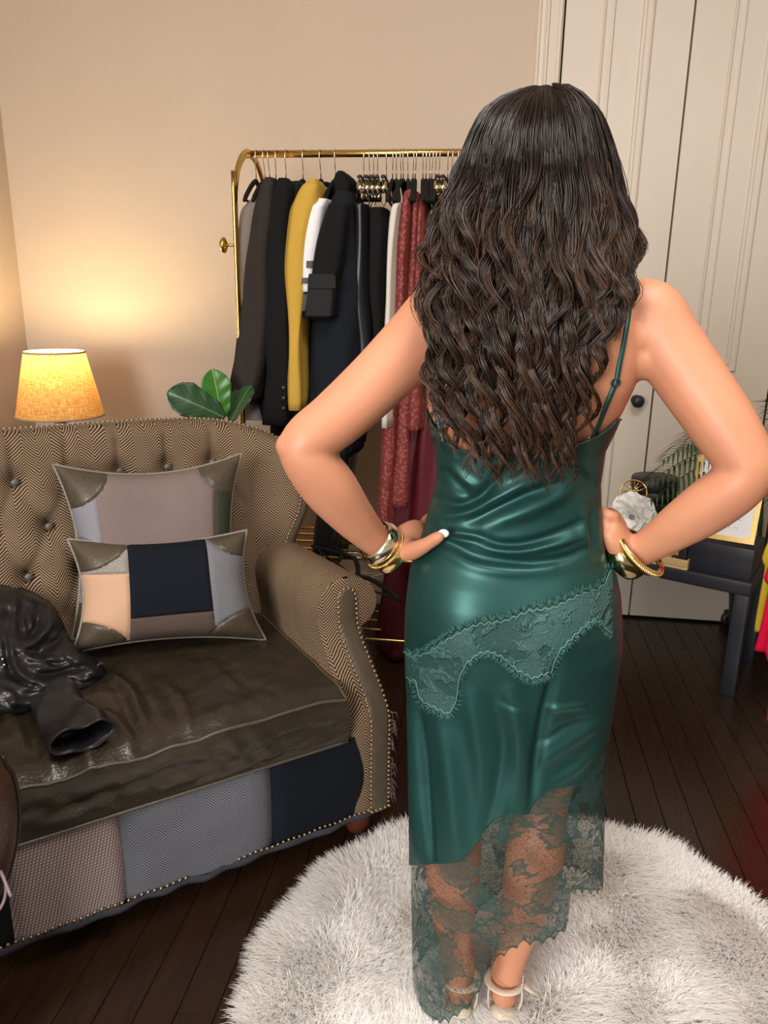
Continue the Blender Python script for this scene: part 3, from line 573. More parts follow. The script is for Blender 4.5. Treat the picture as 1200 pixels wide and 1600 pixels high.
MB().lathe([(.075, 0), (.08, .01), (.105, .2), (.115, .205), (.115, .225), (.1, .225), (.098, .19), (.001, .188)], sides=32).build('pot', m_plain('pot_glaze', (.5, .48, .44), .4), fig)
MB().tube(spline([(0, 0, .185), (.01, .01, .5), (-.01, 0, .8), LP(356, 662, 2.67)], 16), np.linspace(.012, .007, 16), 8).build('stem', m_plain('bark', (.10, .07, .04), .8), fig)
for b_, t_, w, nr, mt in [((352, 652, 2.66), (262, 612, 2.60), .125, (-.1, -.9, .55), LEAF1), ((348, 655, 2.67), (332, 577, 2.66), .105, (.25, -1, .1), LEAF2), ((358, 660, 2.68), (392, 600, 2.74), .1, (-.6, -.8, .2), LEAF1), ((355, 668, 2.69), (330, 690, 2.78), .1, (0, -.3, 1), LEAF2)]:
    leafmesh(LP(*b_), LP(*t_), w, nr, mt, fig)

# ------------------------------------------------------------------ gold clothes rack
RT = math.radians(-7); BL = atY(392, 241, 3.0); RKZ = BL[2]; RK0 = np.array([BL[0], BL[1], 0])
RR = np.array([math.cos(RT), math.sin(RT), 0]); RQ = np.array([-math.sin(RT), math.cos(RT), 0])
def rk(px, py, y):
    p = onplane(px, py, RK0+RQ*y, RQ)-RK0; return np.array([p @ RR, y, p[2]])
rack = empty('clothes_rack', RK0, RT); tag(rack, 'gold arched clothes rack against the beige wall', 'clothes rack'); RL = 1.02
MB().tube([(0, 0, RKZ), (RL, 0, RKZ)], .0125, 14).build('rail', GOLD, rack)
xl0 = rk(370, 400, -.2)[0]
for x in (xl0+.0, RL):
    arc = [(x, -.2, .02), (x, -.2, RKZ-.22)]+[(x, -.2*math.cos(t), RKZ-.20+.2*math.sin(t)) for t in np.linspace(.12, math.pi-.12, 22)]+[(x, .2, RKZ-.22), (x, .2, .02)]
    pts = spline(arc, 90); MB().tube(pts, .016, 10, flat=.55, up=(1, 0, 0)).build('end_arch', GOLD, rack)
    MB().tube([(x, -.2, .44), (x, .2, .44)], .008, 8).build('cross_bar', GOLD, rack); MB().tube([(x, -.2, .11), (x, .2, .11)], .008, 8).build('cross_bar', GOLD, rack)
MB().tube([(xl0, 0, RKZ), (.0, 0, RKZ)], .0125, 14).build('rail_end', GOLD, rack)
for z in (.45, .12):
    for y in (-.18, -.09, 0, .09, .18): MB().tube([(xl0, y, z), (RL, y, z)], .006, 8).build('shelf_rod', GOLD, rack)
pg = rk(346, 383, -.2); k_ = MB().tube([(xl0, -.2, pg[2]), (pg[0]+.01, -.2, pg[2])], .005, 8); k_.lathe([(.001, -.012), (.018, -.008), (.026, 0), (.027, .006), (.015, .012), (.006, .016)], (pg[0]+.006, -.2, pg[2]), 20, 'x'); k_.build('side_peg', GOLD, rack)

# ------------------------------------------------------------------ hangers
VELV = m_wool('black_velvet', (.014, .013, .012)); HOOKM = m_metal('hook_metal', (.75, .66, .55), .15)
def make_hanger(clips):
    r = empty('clothes_hanger', (0, 0, 0)); r.parent = None
    t = np.linspace(-.5, math.pi*1.02, 16); hk = [(0, .0165*math.cos(q), .0165*math.sin(q)) for q in t][::-1]
    hk = hk[::-1]; pth = [(0, -.0165*math.cos(q)*-1, .0165*math.sin(q)) for q in np.linspace(-.6, math.pi, 16)]+[(0, -.016, -.015), (0, -.004, -.045), (0, 0, -.06), (0, 0, -.085)]
    MB().tube(pth, .0019, 6).build('hook', HOOKM, r)
    if clips:
        MB().tube([(0, -.18, -.098), (0, -.15, -.092), (0, 0, -.088), (0, .15, -.092), (0, .18, -.098)], .0075, 8, flat=.7).build('bar', BLACKSAT, r)
        for y in (-.13, .13):
            c = MB(); c.tube([(0, y, -.086), (0, y, -.105)], .004, 6)
            for sx in (-1, 1):
                pr = [(sx*.003, -.100), (sx*.010, -.118), (sx*.004, -.132), (sx*.016, -.160)]
                c.grid(np.array([[(x, y-.017, z), (x+.0015*sx, y-.017, z), (x+.0015*sx, y+.017, z), (x, y+.017, z)] for x, z in pr]), True, True)
            c.box((-.011, y-.019, -.146), (.011, y-.014, -.108)); c.build('clip', PALEGOLD, r)
    else:
        pth = [(0, y, -.088-.085*abs(y/.2)**1.35) for y in np.linspace(-.2, .2, 21)]; MB().tube(pth, [.006]+[.0075]*19+[.006], 8, flat=1.2).build('shoulder', VELV, r)
        MB().tube([(0, -.185, -.17), (0, .185, -.17)], .004, 6).build('trouser_bar', VELV, r)
    return r
HG = {False: None, True: None}
def copy_tree(o, parent=None):
    c = o.copy(); COL.objects.link(c); c.parent = parent
    for ch in o.children: copy_tree(ch, c)
    return c
hook_px = [(400, 0), (412, 0), (419, 0), (431, 0), (447, 0), (474, 0), (500, 0), (524, 0), (569, 1), (577, 1), (584, 1), (590, 1), (604, 1), (614.5, 0), (619, 0), (626, 0), (631, 0), (637, 0), (647, 0), (651, 0), (661, 0), (666, 0), (672, 0), (677, 0), (682, 0), (688, 1), (701, 1), (707, 0), (716, 0), (724, 0)]
hl = ['hanger at the far left end of the gold rail', 'second hanger from the left rail end', 'hanger of the dark brown coat', 'hanger of the long black coat', 'hanger right of the long black coat', 'hanger of the mustard coat', 'hanger of the white striped jacket', 'hanger of the black coat with patch pocket']
hang_anchor = []
for i, (px, cl) in enumerate(hook_px):
    b_ = rk(px, 241, 0); cl = bool(cl)
    if HG[cl] is None: HG[cl] = make_hanger(cl); h = HG[cl]
    else: h = copy_tree(HG[cl])
    p = RK0+RR*b_[0]; h.location = (p[0], p[1], RKZ-.002); h.rotation_euler = (0, math.radians(RNG.uniform(-3, 3)), RT+math.radians(RNG.uniform(-4, 9)))
    ORD = ['first', 'second', 'third', 'fourth', 'fifth', 'sixth', 'seventh', 'eighth', 'ninth', 'tenth', 'eleventh', 'twelfth', 'thirteenth', 'fourteenth', 'fifteenth', 'sixteenth']
    if i < len(hl): tag(h, 'black velvet '+hl[i], 'hanger', 'hangers on the gold rail')
    elif cl: nclip = globals().get('nclip', 0)+1; tag(h, '%s hanger with gold clips along the rail, counted from the left' % ORD[nclip-1], 'hanger', 'clip hangers on the gold rail')
    else: nvel = globals().get('nvel', 0)+1; tag(h, '%s slim velvet hanger right of the black clipped trousers' % ORD[nvel-1], 'hanger', 'close row of velvet hangers')

# ------------------------------------------------------------------ garments: slabs of cloth hung edge-on, folded and rippled
def slab(mb, rows, y0, y1, amp=.004, seed=0, m=40, n=36, k=34, sq=3.2):
    ref = y0+.03; q = np.array([(rk(xl, y, ref)[0], rk(xr, y, ref)[0], rk((xl+xr)/2, y, ref)[2]) for y, xl, xr in rows]); q = spline(q, n)
    a = np.linspace(0, 2*math.pi, m, endpoint=False); ca, sa = np.cos(a), np.sin(a); ex = np.sign(ca)*np.abs(ca)**(2/sq); ey = np.sign(sa)*np.abs(sa)**(2/sq); P = []
    for i, (l, r, z) in enumerate(q):
        f = i/(n-1); yc, hy = (y0+y1)/2, (y1-y0)/2*(.72+.28*smoothstep(0, .18, f)); hw = max((r-l)/2, .004)
        x = (l+r)/2+hw*ex; y = yc+hy*ey
        w = wob(np.stack([x*1.5, y*3, np.full(m, z*.35)], 1), k, seed)
        P.append(np.stack([x+amp*(.5+1.3*f)*w+amp*.5*np.sin(y*70+3*f+seed)*smoothstep(.05, .3, f), y+amp*1.2*w, np.full(m, z)+.004*np.abs(ey)*0], 1))
    mb.grid(np.array(P)[::-1], True, True); return mb
def garment(name, label, cat, parts, group='clothes hanging on the gold rack'):
    root = empty(name, RK0, RT); tag(root, label, cat, group)
    for i, (pn, rows, y0, y1, mat, amp) in enumerate(parts): slab(MB(), rows, y0, y1, amp, len(label)*7+i).build(pn, mat, root)
    return root
TAUPE = m_wool('taupe_wool', (.20, .165, .15)); DKBROWN = m_wool('dark_brown_wool', (.032, .026, .023)); BLK = m_wool('black_coat_wool', (.009, .009, .010)); BLK2 = m_wool('blue_black_wool', (.011, .013, .018)); MUST = m_wool('mustard_wool', (.52, .32, .055)); WHT = m_wool('white_wool', (.75, .75, .78), var=.06); GRY = m_wool('grey_stripe_wool', (.10, .10, .105)); CREAM = m_wool('cream_knit', (.60, .56, .50), var=.1)
POCK = m_wool('pocket_black', (.022, .022, .024)); LILAC = m_wool('pale_lilac_lining', (.38, .37, .40))
def m_velvet(name, c, pat=None):
    m, nt, b = newmat(name, c, .6, 0, .3); v = coords(nt); f = noise(nt, v, 22, 3)
    b.inputs['Sheen Weight'].default_value = .25; b.inputs['Sheen Roughness'].default_value = .4; b.inputs['Sheen Tint'].default_value = (min(1, c[0]*3), c[1]*3, c[2]*3, 1)
    if pat: vo = nd(nt, 'ShaderNodeTexVoronoi', {'Vector': v, 'Scale': 95.0}); f = mth(nt, 'MULTIPLY', nd(nt, 'ShaderNodeMapRange', {'Value': vo.outputs['Distance'], 'From Min': .3, 'From Max': .55}).outputs[0], 1.0)
    nt.links.new(mixc(nt, f, c, pat or tuple(x*.5 for x in c)), b.inputs['Base Color']); return m
RUST = m_velvet('rust_lace', (.27, .065, .05), (.14, .022, .02)); MAROON = m_velvet('maroon_velvet', (.075, .006, .012)); BURG = m_velvet('burgundy_satin', (.10, .002, .010)); BSAT = m_plain('black_satin_cloth', (.01, .01, .011), .38, nscale=12)
garment('wool_coat', 'taupe coat at the left end of the gold rack', 'coat', [('coat_body', [(300, 398, 418), (318, 381, 420), (345, 372, 415), (460, 369, 408), (560, 367, 405), (628, 366, 404)], -.20, .22, TAUPE, .006), ('lining_cuff', [(615, 372, 396), (640, 371, 412), (655, 373, 416)], -.14, .1, LILAC, .004)])
garment('wool_coat', 'dark brown coat with sleeve hanging forward, left on the rack', 'coat', [('sleeve', [(277, 412, 427), (292, 406, 430), (330, 397, 427), (400, 386, 419), (480, 376, 422), (550, 368, 416), (600, 362, 406), (626, 358, 400)], -.26, -.10, DKBROWN, .004), ('coat_body', [(280, 414, 430), (330, 404, 436), (430, 404, 430), (560, 404, 424), (650, 405, 424)], -.12, .22, DKBROWN, .006)])
bc = garment('wool_coat', 'long black coat with cuff buttons beside the dark brown coat', 'coat', [('sleeve', [(278, 434, 449), (296, 428, 456), (345, 412, 452), (420, 408, 452), (500, 414, 456), (580, 416, 458), (664, 412, 458)], -.24, -.08, BLK, .005), ('coat_body', [(280, 438, 452), (340, 425, 460), (500, 425, 462), (680, 420, 465)], -.1, .22, BLK, .006)])
for q in (606, 622, 638): p = rk(443, q, -.245); MB().lathe([(.001, .004), (.007, .004), (.008, .002), (.008, -.002)], (p[0], p[1]-.002, p[2]), 14, 'y').build('cuff_button', BLACKSAT, bc)
garment('wool_coat', 'second plain black coat next to the mustard one', 'coat', [('coat_body', [(280, 450, 464), (294, 448, 475), (340, 440, 474), (420, 440, 468), (540, 444, 470), (640, 440, 478), (775, 445, 480)], -.18, .22, BLK2, .006)])
garment('mustard_coat', 'mustard yellow wool coat on the gold rack', 'coat', [('sleeve', [(279, 480, 494), (292, 468, 500), (320, 452, 497), (345, 447, 490), (400, 446, 480), (480, 448, 475), (560, 451, 476), (640, 451, 472)], -.26, -.08, MUST, .004), ('coat_body', [(284, 482, 496), (340, 470, 500), (470, 470, 492), (600, 468, 486), (690, 466, 484)], -.1, .2, MUST, .006)])
v_ = garment('varsity_jacket', 'white sleeved jacket with grey stripes beside the mustard coat', 'jacket', [('collar', [(284, 503, 514), (294, 499, 516), (312, 496, 516)], -.1, .1, BLK, .002), ('collar_stripe', [(293, 498.5, 516), (300, 496, 516)], -.105, .105, WHT, .001),
    ('sleeve', [(310, 486, 512), (340, 478, 506), (400, 473, 496), (456, 470, 490)], -.25, -.08, WHT, .003), ('sleeve_stripe', [(406, 472, 495.5), (419, 471.6, 494)], -.255, -.075, GRY, .003), ('sleeve_stripe', [(433, 471, 492.5), (443, 470.5, 491.5)], -.255, -.075, GRY, .003), ('sleeve_cuff', [(457, 470, 490), (486, 470, 486)], -.24, -.09, GRY, .003), ('jacket_body', [(312, 488, 514), (400, 480, 505), (520, 471, 500), (640, 470, 496)], -.1, .2, GRY, .005)])
pc = garment('wool_coat', 'big black coat with a patch pocket on its sleeve, rack centre', 'coat', [('collar', [(266, 525, 536), (276, 520, 545), (292, 517, 549), (306, 520, 546)], -.13, .12, BLK, .006), ('coat_body', [(296, 520, 548), (330, 506, 556), (400, 496, 562), (460, 494, 567), (540, 480, 565), (640, 476, 558), (715, 474, 552)], -.2, .22, BLK2, .007), ('sleeve', [(318, 512, 545), (360, 500, 540), (410, 488, 534), (450, 480, 526), (497, 471, 520)], -.28, -.14, BLK, .003)])
slab(MB(), [(428, 484, 523), (436, 483, 523), (460, 482, 523), (494, 480, 520)], -.30, -.24, .001, 5, sq=8).build('patch_pocket', POCK, pc)
MB().grid(np.array([[rk(483, 430, -.304), rk(524, 430, -.304)], [rk(482, 450, -.306), rk(524, 450, -.306)]])).build('pocket_flap', POCK, pc)
garment('black_trousers', 'shiny black trousers hanging low under the centre coat', 'trousers', [('trouser_legs', [(640, 505, 556), (700, 504, 550), (790, 497, 541), (874, 489, 532)], -.12, .14, BSAT, .006)])
garment('black_trousers', 'black satin trousers clipped left in the clip hanger row', 'trousers', [('trouser_legs', [(318, 557, 572), (330, 554, 576), (430, 553, 579), (500, 556, 579), (640, 558, 582)], -.16, .15, BSAT, .006)])
garment('black_trousers', 'black trousers clipped right of the satin pair', 'trousers', [('trouser_legs', [(322, 576, 600), (340, 574, 606), (430, 578, 605), (560, 580, 604), (640, 580, 602)], -.15, .16, BLK, .006)])
garment('cream_knit', 'narrow cream knit between black trousers and rust lace', 'sweater', [('sleeve', [(314, 618, 626), (322, 611, 627), (345, 607, 624), (400, 604, 619), (480, 601, 615), (560, 598, 613), (667, 594, 611)], -.24, .16, CREAM, .003)])
for lb, rows, y0, mt in [('rust lace dress nearest the cream knit', [(294, 633, 643), (310, 629, 645), (400, 618, 640), (480, 614, 637), (600, 600, 626), (700, 593, 622), (850, 588, 612)], -.2, RUST), ('rust lace dress between two others like it', [(298, 645, 654), (330, 640, 657), (420, 636, 653), (560, 626, 648), (700, 616, 645), (790, 610, 640)], -.17, RUST), ('short rust velvet top ending above the burgundy skirt', [(299, 655, 662), (340, 650, 663), (420, 645, 659), (520, 640, 658), (620, 634, 662), (671, 632, 662)], -.2, RUST)]:
    garment('lace_dress', lb, 'dress' if 'dress' in lb else 'top', [('dress_body', rows, y0, .18, mt, .004)])
garment('velvet_skirt', 'dark maroon velvet skirt reaching nearly to the floor', 'skirt', [('skirt_body', [(352, 655, 672), (500, 645, 676), (700, 622, 660), (850, 606, 644), (960, 598, 640), (1026, 594, 638)], -.15, .17, MAROON, .012)])
garment('satin_skirt', 'bright burgundy skirt half hidden behind the woman', 'skirt', [('skirt_body', [(330, 672, 690), (500, 668, 698), (650, 655, 712), (760, 648, 715), (880, 640, 716), (1000, 634, 720)], -.16, .17, BURG, .012)])
garment('rust_blouse', 'rust red blouse beside the dark hair', 'blouse', [('blouse_body', [(318, 682, 704), (340, 676, 712), (430, 670, 716), (560, 672, 716)], -.12, .16, RUST, .004)])
# spare hangers dropped on the shelf
for (px, py), rz, lb in (((585, 873), .5, 'spare black hanger lying on the rack shelf, nearer the arm'), ((600, 900), .9, 'spare black hanger lying on the rack shelf, nearer the skirts'), ((570, 868), .2, 'spare black hanger at the back of the rack shelf')):
    h = copy_tree(HG[False]); p = atZ(px, py, .47); h.location = (p[0], p[1]+.05, .468); h.rotation_euler = (0, math.radians(90), rz); tag(h, lb, 'hanger', 'spare hangers on the rack shelf')
# ------------------------------------------------------------------ fast builder for very many quads
def fast_quads(name, V, Q, UV, mat, parent=None):
    me = bpy.data.meshes.new(name); nv, nq = len(V), len(Q); me.vertices.add(nv); me.vertices.foreach_set('co', np.asarray(V, np.float32).ravel())
    me.loops.add(nq*4); me.loops.foreach_set('vertex_index', np.asarray(Q, np.int32).ravel()); me.polygons.add(nq)
    me.polygons.foreach_set('loop_start', np.arange(0, nq*4, 4, dtype=np.int32)); me.polygons.foreach_set('use_smooth', np.ones(nq, bool))
    if UV is not None: ul = me.uv_layers.new(name='UVMap'); ul.data.foreach_set('uv', np.asarray(UV, np.float32)[np.asarray(Q).ravel()].ravel())
    me.update(calc_edges=True); return link(name, me, mat, parent)
# ------------------------------------------------------------------ white fur rug
RCX, RCY, RRAD = .36, 1.20, .635
rug = empty('fur_rug', (RCX, RCY, 0)); tag(rug, 'round white shaggy fur rug under the woman', 'rug')
MB().lathe([(.001, .001), (RRAD-.01, .001), (RRAD, .006), (RRAD-.01, .014), (.001, .014)], sides=72).build('backing', m_wool('rug_backing', (.75, .73, .70), var=.1), rug)
NB = 170000; rr_ = np.random.default_rng(3)
r = RRAD*np.sqrt(rr_.uniform(0, 1, NB)); a = rr_.uniform(0, 2*math.pi, NB); bx, by = r*np.cos(a), r*np.sin(a)
keep = (by+RCY > .98) | (rr_.uniform(0, 1, NB) < .25); bx, by, r, a = bx[keep], by[keep], r[keep], a[keep]; NB = len(bx); XY = np.stack([bx, by], 1)
cell = .017; cid = np.round(XY/cell+.45*np.stack([wob(XY, 40, 1), wob(XY, 40, 2)], 1)); cc_ = cid*cell          # tufts lean together
dirx = wob(XY, 7, 31)+.55*wob(XY, 22, 33); diry = wob(XY, 7, 32)+.55*wob(XY, 22, 34)-.25
edgef = smoothstep(.78, 1.0, r/RRAD); dirx = dirx*(1-.6*edgef)+1.3*edgef*np.cos(a); diry = diry*(1-.6*edgef)+1.3*edgef*np.sin(a)
dirx += .35*rr_.normal(size=NB); diry += .35*rr_.normal(size=NB); dl = np.sqrt(dirx**2+diry**2)+1e-6; lean = .026*np.clip(dl, .6, 1.2)/dl
ln = rr_.uniform(.7, 1.1, NB)*(.9+.18*wob(cc_, 20, 35)); H_ = .036*ln
toc = (cc_-XY)*.6; wx, wy = -diry/dl, dirx/dl; wid = rr_.uniform(.0008, .0015, NB)
V = np.zeros((NB, 4, 2, 3))
for k, (t, hz, w) in enumerate(((0, 0, 1), (.3, .55, .95), (.75, .92, .7), (1.35, 1.0, .12))):
    ox = bx+dirx*lean*t*ln+toc[:, 0]*min(t, 1); oy = by+diry*lean*t*ln+toc[:, 1]*min(t, 1); z = .012+H_*hz
    for s, sg in enumerate((-1, 1)): V[:, k, s, 0] = ox+sg*wx*wid*w; V[:, k, s, 1] = oy+sg*wy*wid*w; V[:, k, s, 2] = z
b0 = (np.arange(NB)*8)[:, None]; Q = np.concatenate([b0+np.array([[0, 1, 3, 2]])+2*k for k in range(3)], 0)
UVv = np.zeros((NB, 4, 2, 2)); UVv[..., 0] = rr_.uniform(0, 1, NB)[:, None, None]; UVv[..., 1] = np.array([0, .4, .75, 1])[None, :, None]
def m_fur():
    m, nt, b = newmat('white_fur', (.83, .81, .78), .6, 0, .25); sx = nd(nt, 'ShaderNodeSeparateXYZ', {0: coords(nt, 'UV')})
    nt.links.new(mixc(nt, sx.outputs[0], (.95, .94, .925), (1.0, .995, .985)), b.inputs['Base Color']); tr = nd(nt, 'ShaderNodeBsdfTranslucent', {'Color': (1.0, .99, .975, 1)})
    mx = nd(nt, 'ShaderNodeMixShader', {0: .5, 1: b.outputs[0], 2: tr.outputs[0]}); nt.links.new(mx.outputs[0], nt.nodes['Material Output'].inputs[0]); return m
tag(fast_quads('fur_pile', V.reshape(-1, 3), Q, UVv.reshape(-1, 2), m_fur(), rug), kind='stuff')

# ------------------------------------------------------------------ dark console table and what stands on it
NVT = m_plain('navy_black_lacquer', (.016, .018, .026), .42, nscale=10)
TC = atZ(1175, 913, .45); TA = math.atan2(-.568, .823); TM = Matrix.Translation(TC*np.array([1, 1, 0])) @ Matrix.Rotation(TA, 4, 'Z')   # local x along the front edge (0 = right corner, negative left), y to the back
def tl(px, py, z): p = TM.inverted() @ Vector(atZ(px, py, z)); return np.array(p)
def tly(px, py, y):
    n_ = np.array((TM.to_3x3() @ Vector((0, 1, 0)))); p = onplane(px, py, np.array(TM @ Vector((0, y, 0))), n_); return np.array(TM.inverted() @ Vector(p))
ctab = empty('console_table'); ctab.matrix_world = TM; tag(ctab, 'low navy-black table with square legs before the doors', 'table'); TWd, TDp = .75, .40
def rbox(a, b, r, name, mat, parent):
    a, b = np.array(a, float), np.array(b, float); v, f = rounded_box(*(b-a), r, 3); o = MB().add(v+(a+b)/2, f).build(name, mat, parent); return o
rbox((-TWd, 0, .40), (0, TDp, .45), .003, 'table_top', NVT, ctab)
for x0 in (-TWd, -.055):
    for y0 in (0, TDp-.055): rbox((x0+.002, y0+.002, 0), (x0+.053, y0+.053, .40), .002, 'leg', NVT, ctab)
def onT(name, label, cat): o = empty(name); o.matrix_world = TM; return tag(o, label, cat)
box1 = onT('display_riser', 'navy-black riser box at the table right end', 'box'); q0 = tl(1077, 893, .45); y0 = .03
rbox((-.235, y0, .45), (-.01, y0+.20, .565), .003, 'box_body', NVT, box1); rbox((-.265, y0-.01, .45), (-.236, y0+.20, .575), .003, 'side_panel', BLACKSAT, box1)
box2 = onT('display_box', 'black box at the table back left under the round lid box', 'box')
rbox((-.54, .20, .45), (-.30, .385, .62), .003, 'box_body', NVT, box2); rbox((-.543, .197, .60), (-.297, .388, .633), .003, 'box_lid', BLACKSAT, box2)
hb_ = onT('round_box', 'round black lidded box on the back box', 'box'); hc = (-.45, .29)
MB().lathe([(.085, .633), (.088, .637), (.088, .68)], (hc[0], hc[1], 0), 40).build('box_body', BLACKSAT, hb_); MB().lathe([(.092, .675), (.094, .68), (.094, .715), (.09, .722), (.001, .724)], (hc[0], hc[1], 0), 40).build('box_lid', BLACKSAT, hb_)
# gold wire disc ornament
oc = tly(993, 767, .195); orn = onT('gold_ornament', 'oval gold wire ornament leaning on the black boxes', 'ornament'); R0 = .05
ring = [(oc[0]+R0*1.05*math.cos(t), .17+.012*math.sin(t), .634+R0*.92+R0*.92*math.sin(t)) for t in np.linspace(0, 2*math.pi, 40, endpoint=False)]
orn_z = oc[2]; ring = [(x, y, z-.634-R0*.92+orn_z) for x, y, z in ring]; MB().tube(ring, .003, 8, closed=True).build('rim', GOLD2, orn)
for k in range(9):
    t = k*math.pi/9+.2; c_ = np.array([oc[0], .168, orn_z]); e1 = np.array([R0*math.cos(t), .004, R0*.9*math.sin(t)]); bow = np.array([.01*math.sin(k*2.), -.012-.004*(k % 3), .01*math.cos(k)])
    MB().tube(spline([c_+e1, c_+e1*.5+bow, c_-e1*.5+bow, c_-e1], 12), .0016, 6).build('wire', GOLD2, orn)
MB().box((oc[0]-.02, .165, .45), (oc[0]+.02, .18, orn_z-R0*.8)).build('stand', BLACKSAT, orn, smooth=False)
# white silk flower
fc = tly(990, 806, .07); flw = onT('white_flower', 'white silk flower on the table beside the hand', 'flower'); PET = m_plain('white_petals', (.92, .92, .89), .6, var=.02, nscale=12)
for ringi, (nn, fwd, sz) in enumerate(((8, .10, .096), (7, .42, .086), (6, .9, .07), (5, 1.7, .052))):
    for k in range(nn):
        t = 2*math.pi*(k+.13*((k*7) % 3))/nn+ringi*.45; dvec = np.array([math.cos(t), -fwd, math.sin(t)]); dvec /= np.linalg.norm(dvec); base_ = np.array(fc)+np.array([math.cos(t), 0, math.sin(t)])*.006-np.array([0, .007*ringi, 0])
        leafmesh(base_, base_+dvec*sz*.95, sz*1.0, (-.5*math.cos(t), -1, -.5*math.sin(t)), PET, flw, 'petal', curl=.45, wav=.03, n=16)
MB().tube([(fc[0], fc[1]+.01, fc[2]-.05), (fc[0], fc[1]+.02, .45)], .006, 8).build('stem', m_plain('stem_green', (.05, .12, .03), .6), flw)
# gold jewellery box
jb = onT('jewellery_box', 'small gold glass-sided jewellery box by the wrist', 'box'); ja = tl(1072, 893, .45); jx1 = ja[0]; JY = .004
PALEW = m_plain('pale_gold_wood', (.62, .45, .22), .35)
for a_, b_, nm_ in (((jx1-.13, JY, .45), (jx1, JY+.10, .458), 'tray'), ((jx1-.13, JY, .458), (jx1, JY+.006, .488), 'side'), ((jx1-.006, JY+.006, .458), (jx1, JY+.10, .488), 'side'), ((jx1-.13, JY+.006, .458), (jx1-.124, JY+.10, .488), 'side'), ((jx1-.13, JY+.094, .488-.03), (jx1, JY+.10, .53), 'back')): rbox(a_, b_, .0015, nm_, PALEW, jb)
MB().ball((jx1-.035, JY+.04, .474), .016, 8).ball((jx1-.06, JY+.05, .472), .014, 8).build('trinkets', m_plain('dark_red_beads', (.06, .01, .015), .25), jb)
# framed print
fr_ = onT('picture_frame', 'gold framed white print leaning on the riser box', 'picture frame')
FB = np.array([-.255, .04, .578]); FW, FH, tilt = .235, .30, math.radians(13); fx = np.array([.985, .0, 0]); fx = np.array([math.cos(.06), math.sin(.06), 0]); fu = np.array([0, math.sin(tilt), math.cos(tilt)]); fn_ = np.cross(fx, fu)
def FQ(x, y, d): return FB+fx*x+fu*y+fn_*d
def fbox(x0, y0, x1, y1, d0, d1, name, mat, parent=fr_):
    v = [FQ(x, y, d) for d in (d0, d1) for x, y in ((x0, y0), (x1, y0), (x1, y1), (x0, y1))]; return MB().add(v, [(3, 2, 1, 0), (4, 5, 6, 7), (0, 1, 5, 4), (1, 2, 6, 5), (2, 3, 7, 6), (3, 0, 4, 7)]).build(name, mat, parent, smooth=False)
FG = m_plain('gold_frame_paint', (.60, .40, .13), .35, metal=.4); w = .018
for a_ in ((0, 0, FW, w), (0, FH-w, FW, FH), (0, w, w, FH-w), (FW-w, w, FW, FH-w)): fbox(*a_, -.008, .008, 'frame_bar', FG)
fbox(w, w, FW-w, FH-w, -.006, .001, 'print', m_plain('white_paper', (.85, .86, .90), .6, var=.02))
INK = m_plain('grey_ink', (.25, .25, .27), .8); random.seed(4)
st_ = MB()
for row_ in range(7):
    y = .05+row_*.03
    for k in range(5):
        x = .05+k*.028+random.uniform(-.004, .004); L_ = random.uniform(.012, .022); st_.tube([FQ(x, y+random.uniform(-.002, .002), .0018), FQ(x+L_*.5, y+.003, .0018), FQ(x+L_, y-.001, .0018)], .0007, 4)
tag(st_.build('writing', INK, fr_), kind='stuff')
# parlour palm behind the table
pc0 = np.array([1.58, 3.03, 0]); palm = empty('parlour_palm', pc0); tag(palm, 'parlour palm with feathery fronds behind the framed print', 'plant')
MB().lathe([(.08, 0), (.085, .01), (.11, .22), (.12, .225), (.12, .25), (.1, .25), (.098, .21), (.001, .208)], sides=32).build('pot', BLACKSAT, palm)
PG = m_plain('palm_green', (.035, .075, .022), .45, var=.4, nscale=9)
rp = np.random.default_rng(8)
def frond(tip, mid, n=32, L=.17):
    path = spline([(0, 0, .21), (np.array(mid)+np.array([0, 0, .1]))*np.array([.3, .3, .75]), mid, tip], 40); f = MB(); f.tube(path, np.linspace(.004, .001, 40), 5)
    o = f.build('frond', PG, palm); lf = MB()
    for i in range(n):
        q = 16+int(i*23/n); p = path[q]; t = path[min(q+1, 39)]-path[q-1]; t /= np.linalg.norm(t); sd = np.cross(t, (0, 0, 1)); sd /= np.linalg.norm(sd)+1e-6
        for sg in (-1, 1):
            l = L*math.sin(math.pi*(.25+.7*i/n))*rp.uniform(.85, 1.1); d = t*.75+sd*sg*.75+np.array([0, 0, .1]); d /= np.linalg.norm(d); e = p+d*l+np.array([0, 0, -.35*l]); m_ = p+d*l*.5+np.array([0, 0, -.02*l])
            w_ = np.cross(d, (0, .4, 1)); w_ /= np.linalg.norm(w_); lf.grid(np.array([[p-w_*.002, p+w_*.002], [p*.6+m_*.4-w_*.0042, p*.6+m_*.4+w_*.0042], [m_-w_*.0042, m_+w_*.0042], [e-w_*.0005, e+w_*.0005]]))
    tag(lf.build('leaflets', PG, o), kind='stuff')
for px, py, Y, dz in ((1003, 757, 2.75, .10), (1030, 722, 2.8, .10), (1010, 785, 2.72, .12), (1062, 705, 2.85, .08), (1215, 675, 2.85, .08), (1225, 800, 2.7, .14), (1235, 730, 2.8, .12)):
    tp = atY(px, py, Y)-pc0; frond(tp, tp*np.array([.55, .55, 1])+np.array([0, 0, dz]))

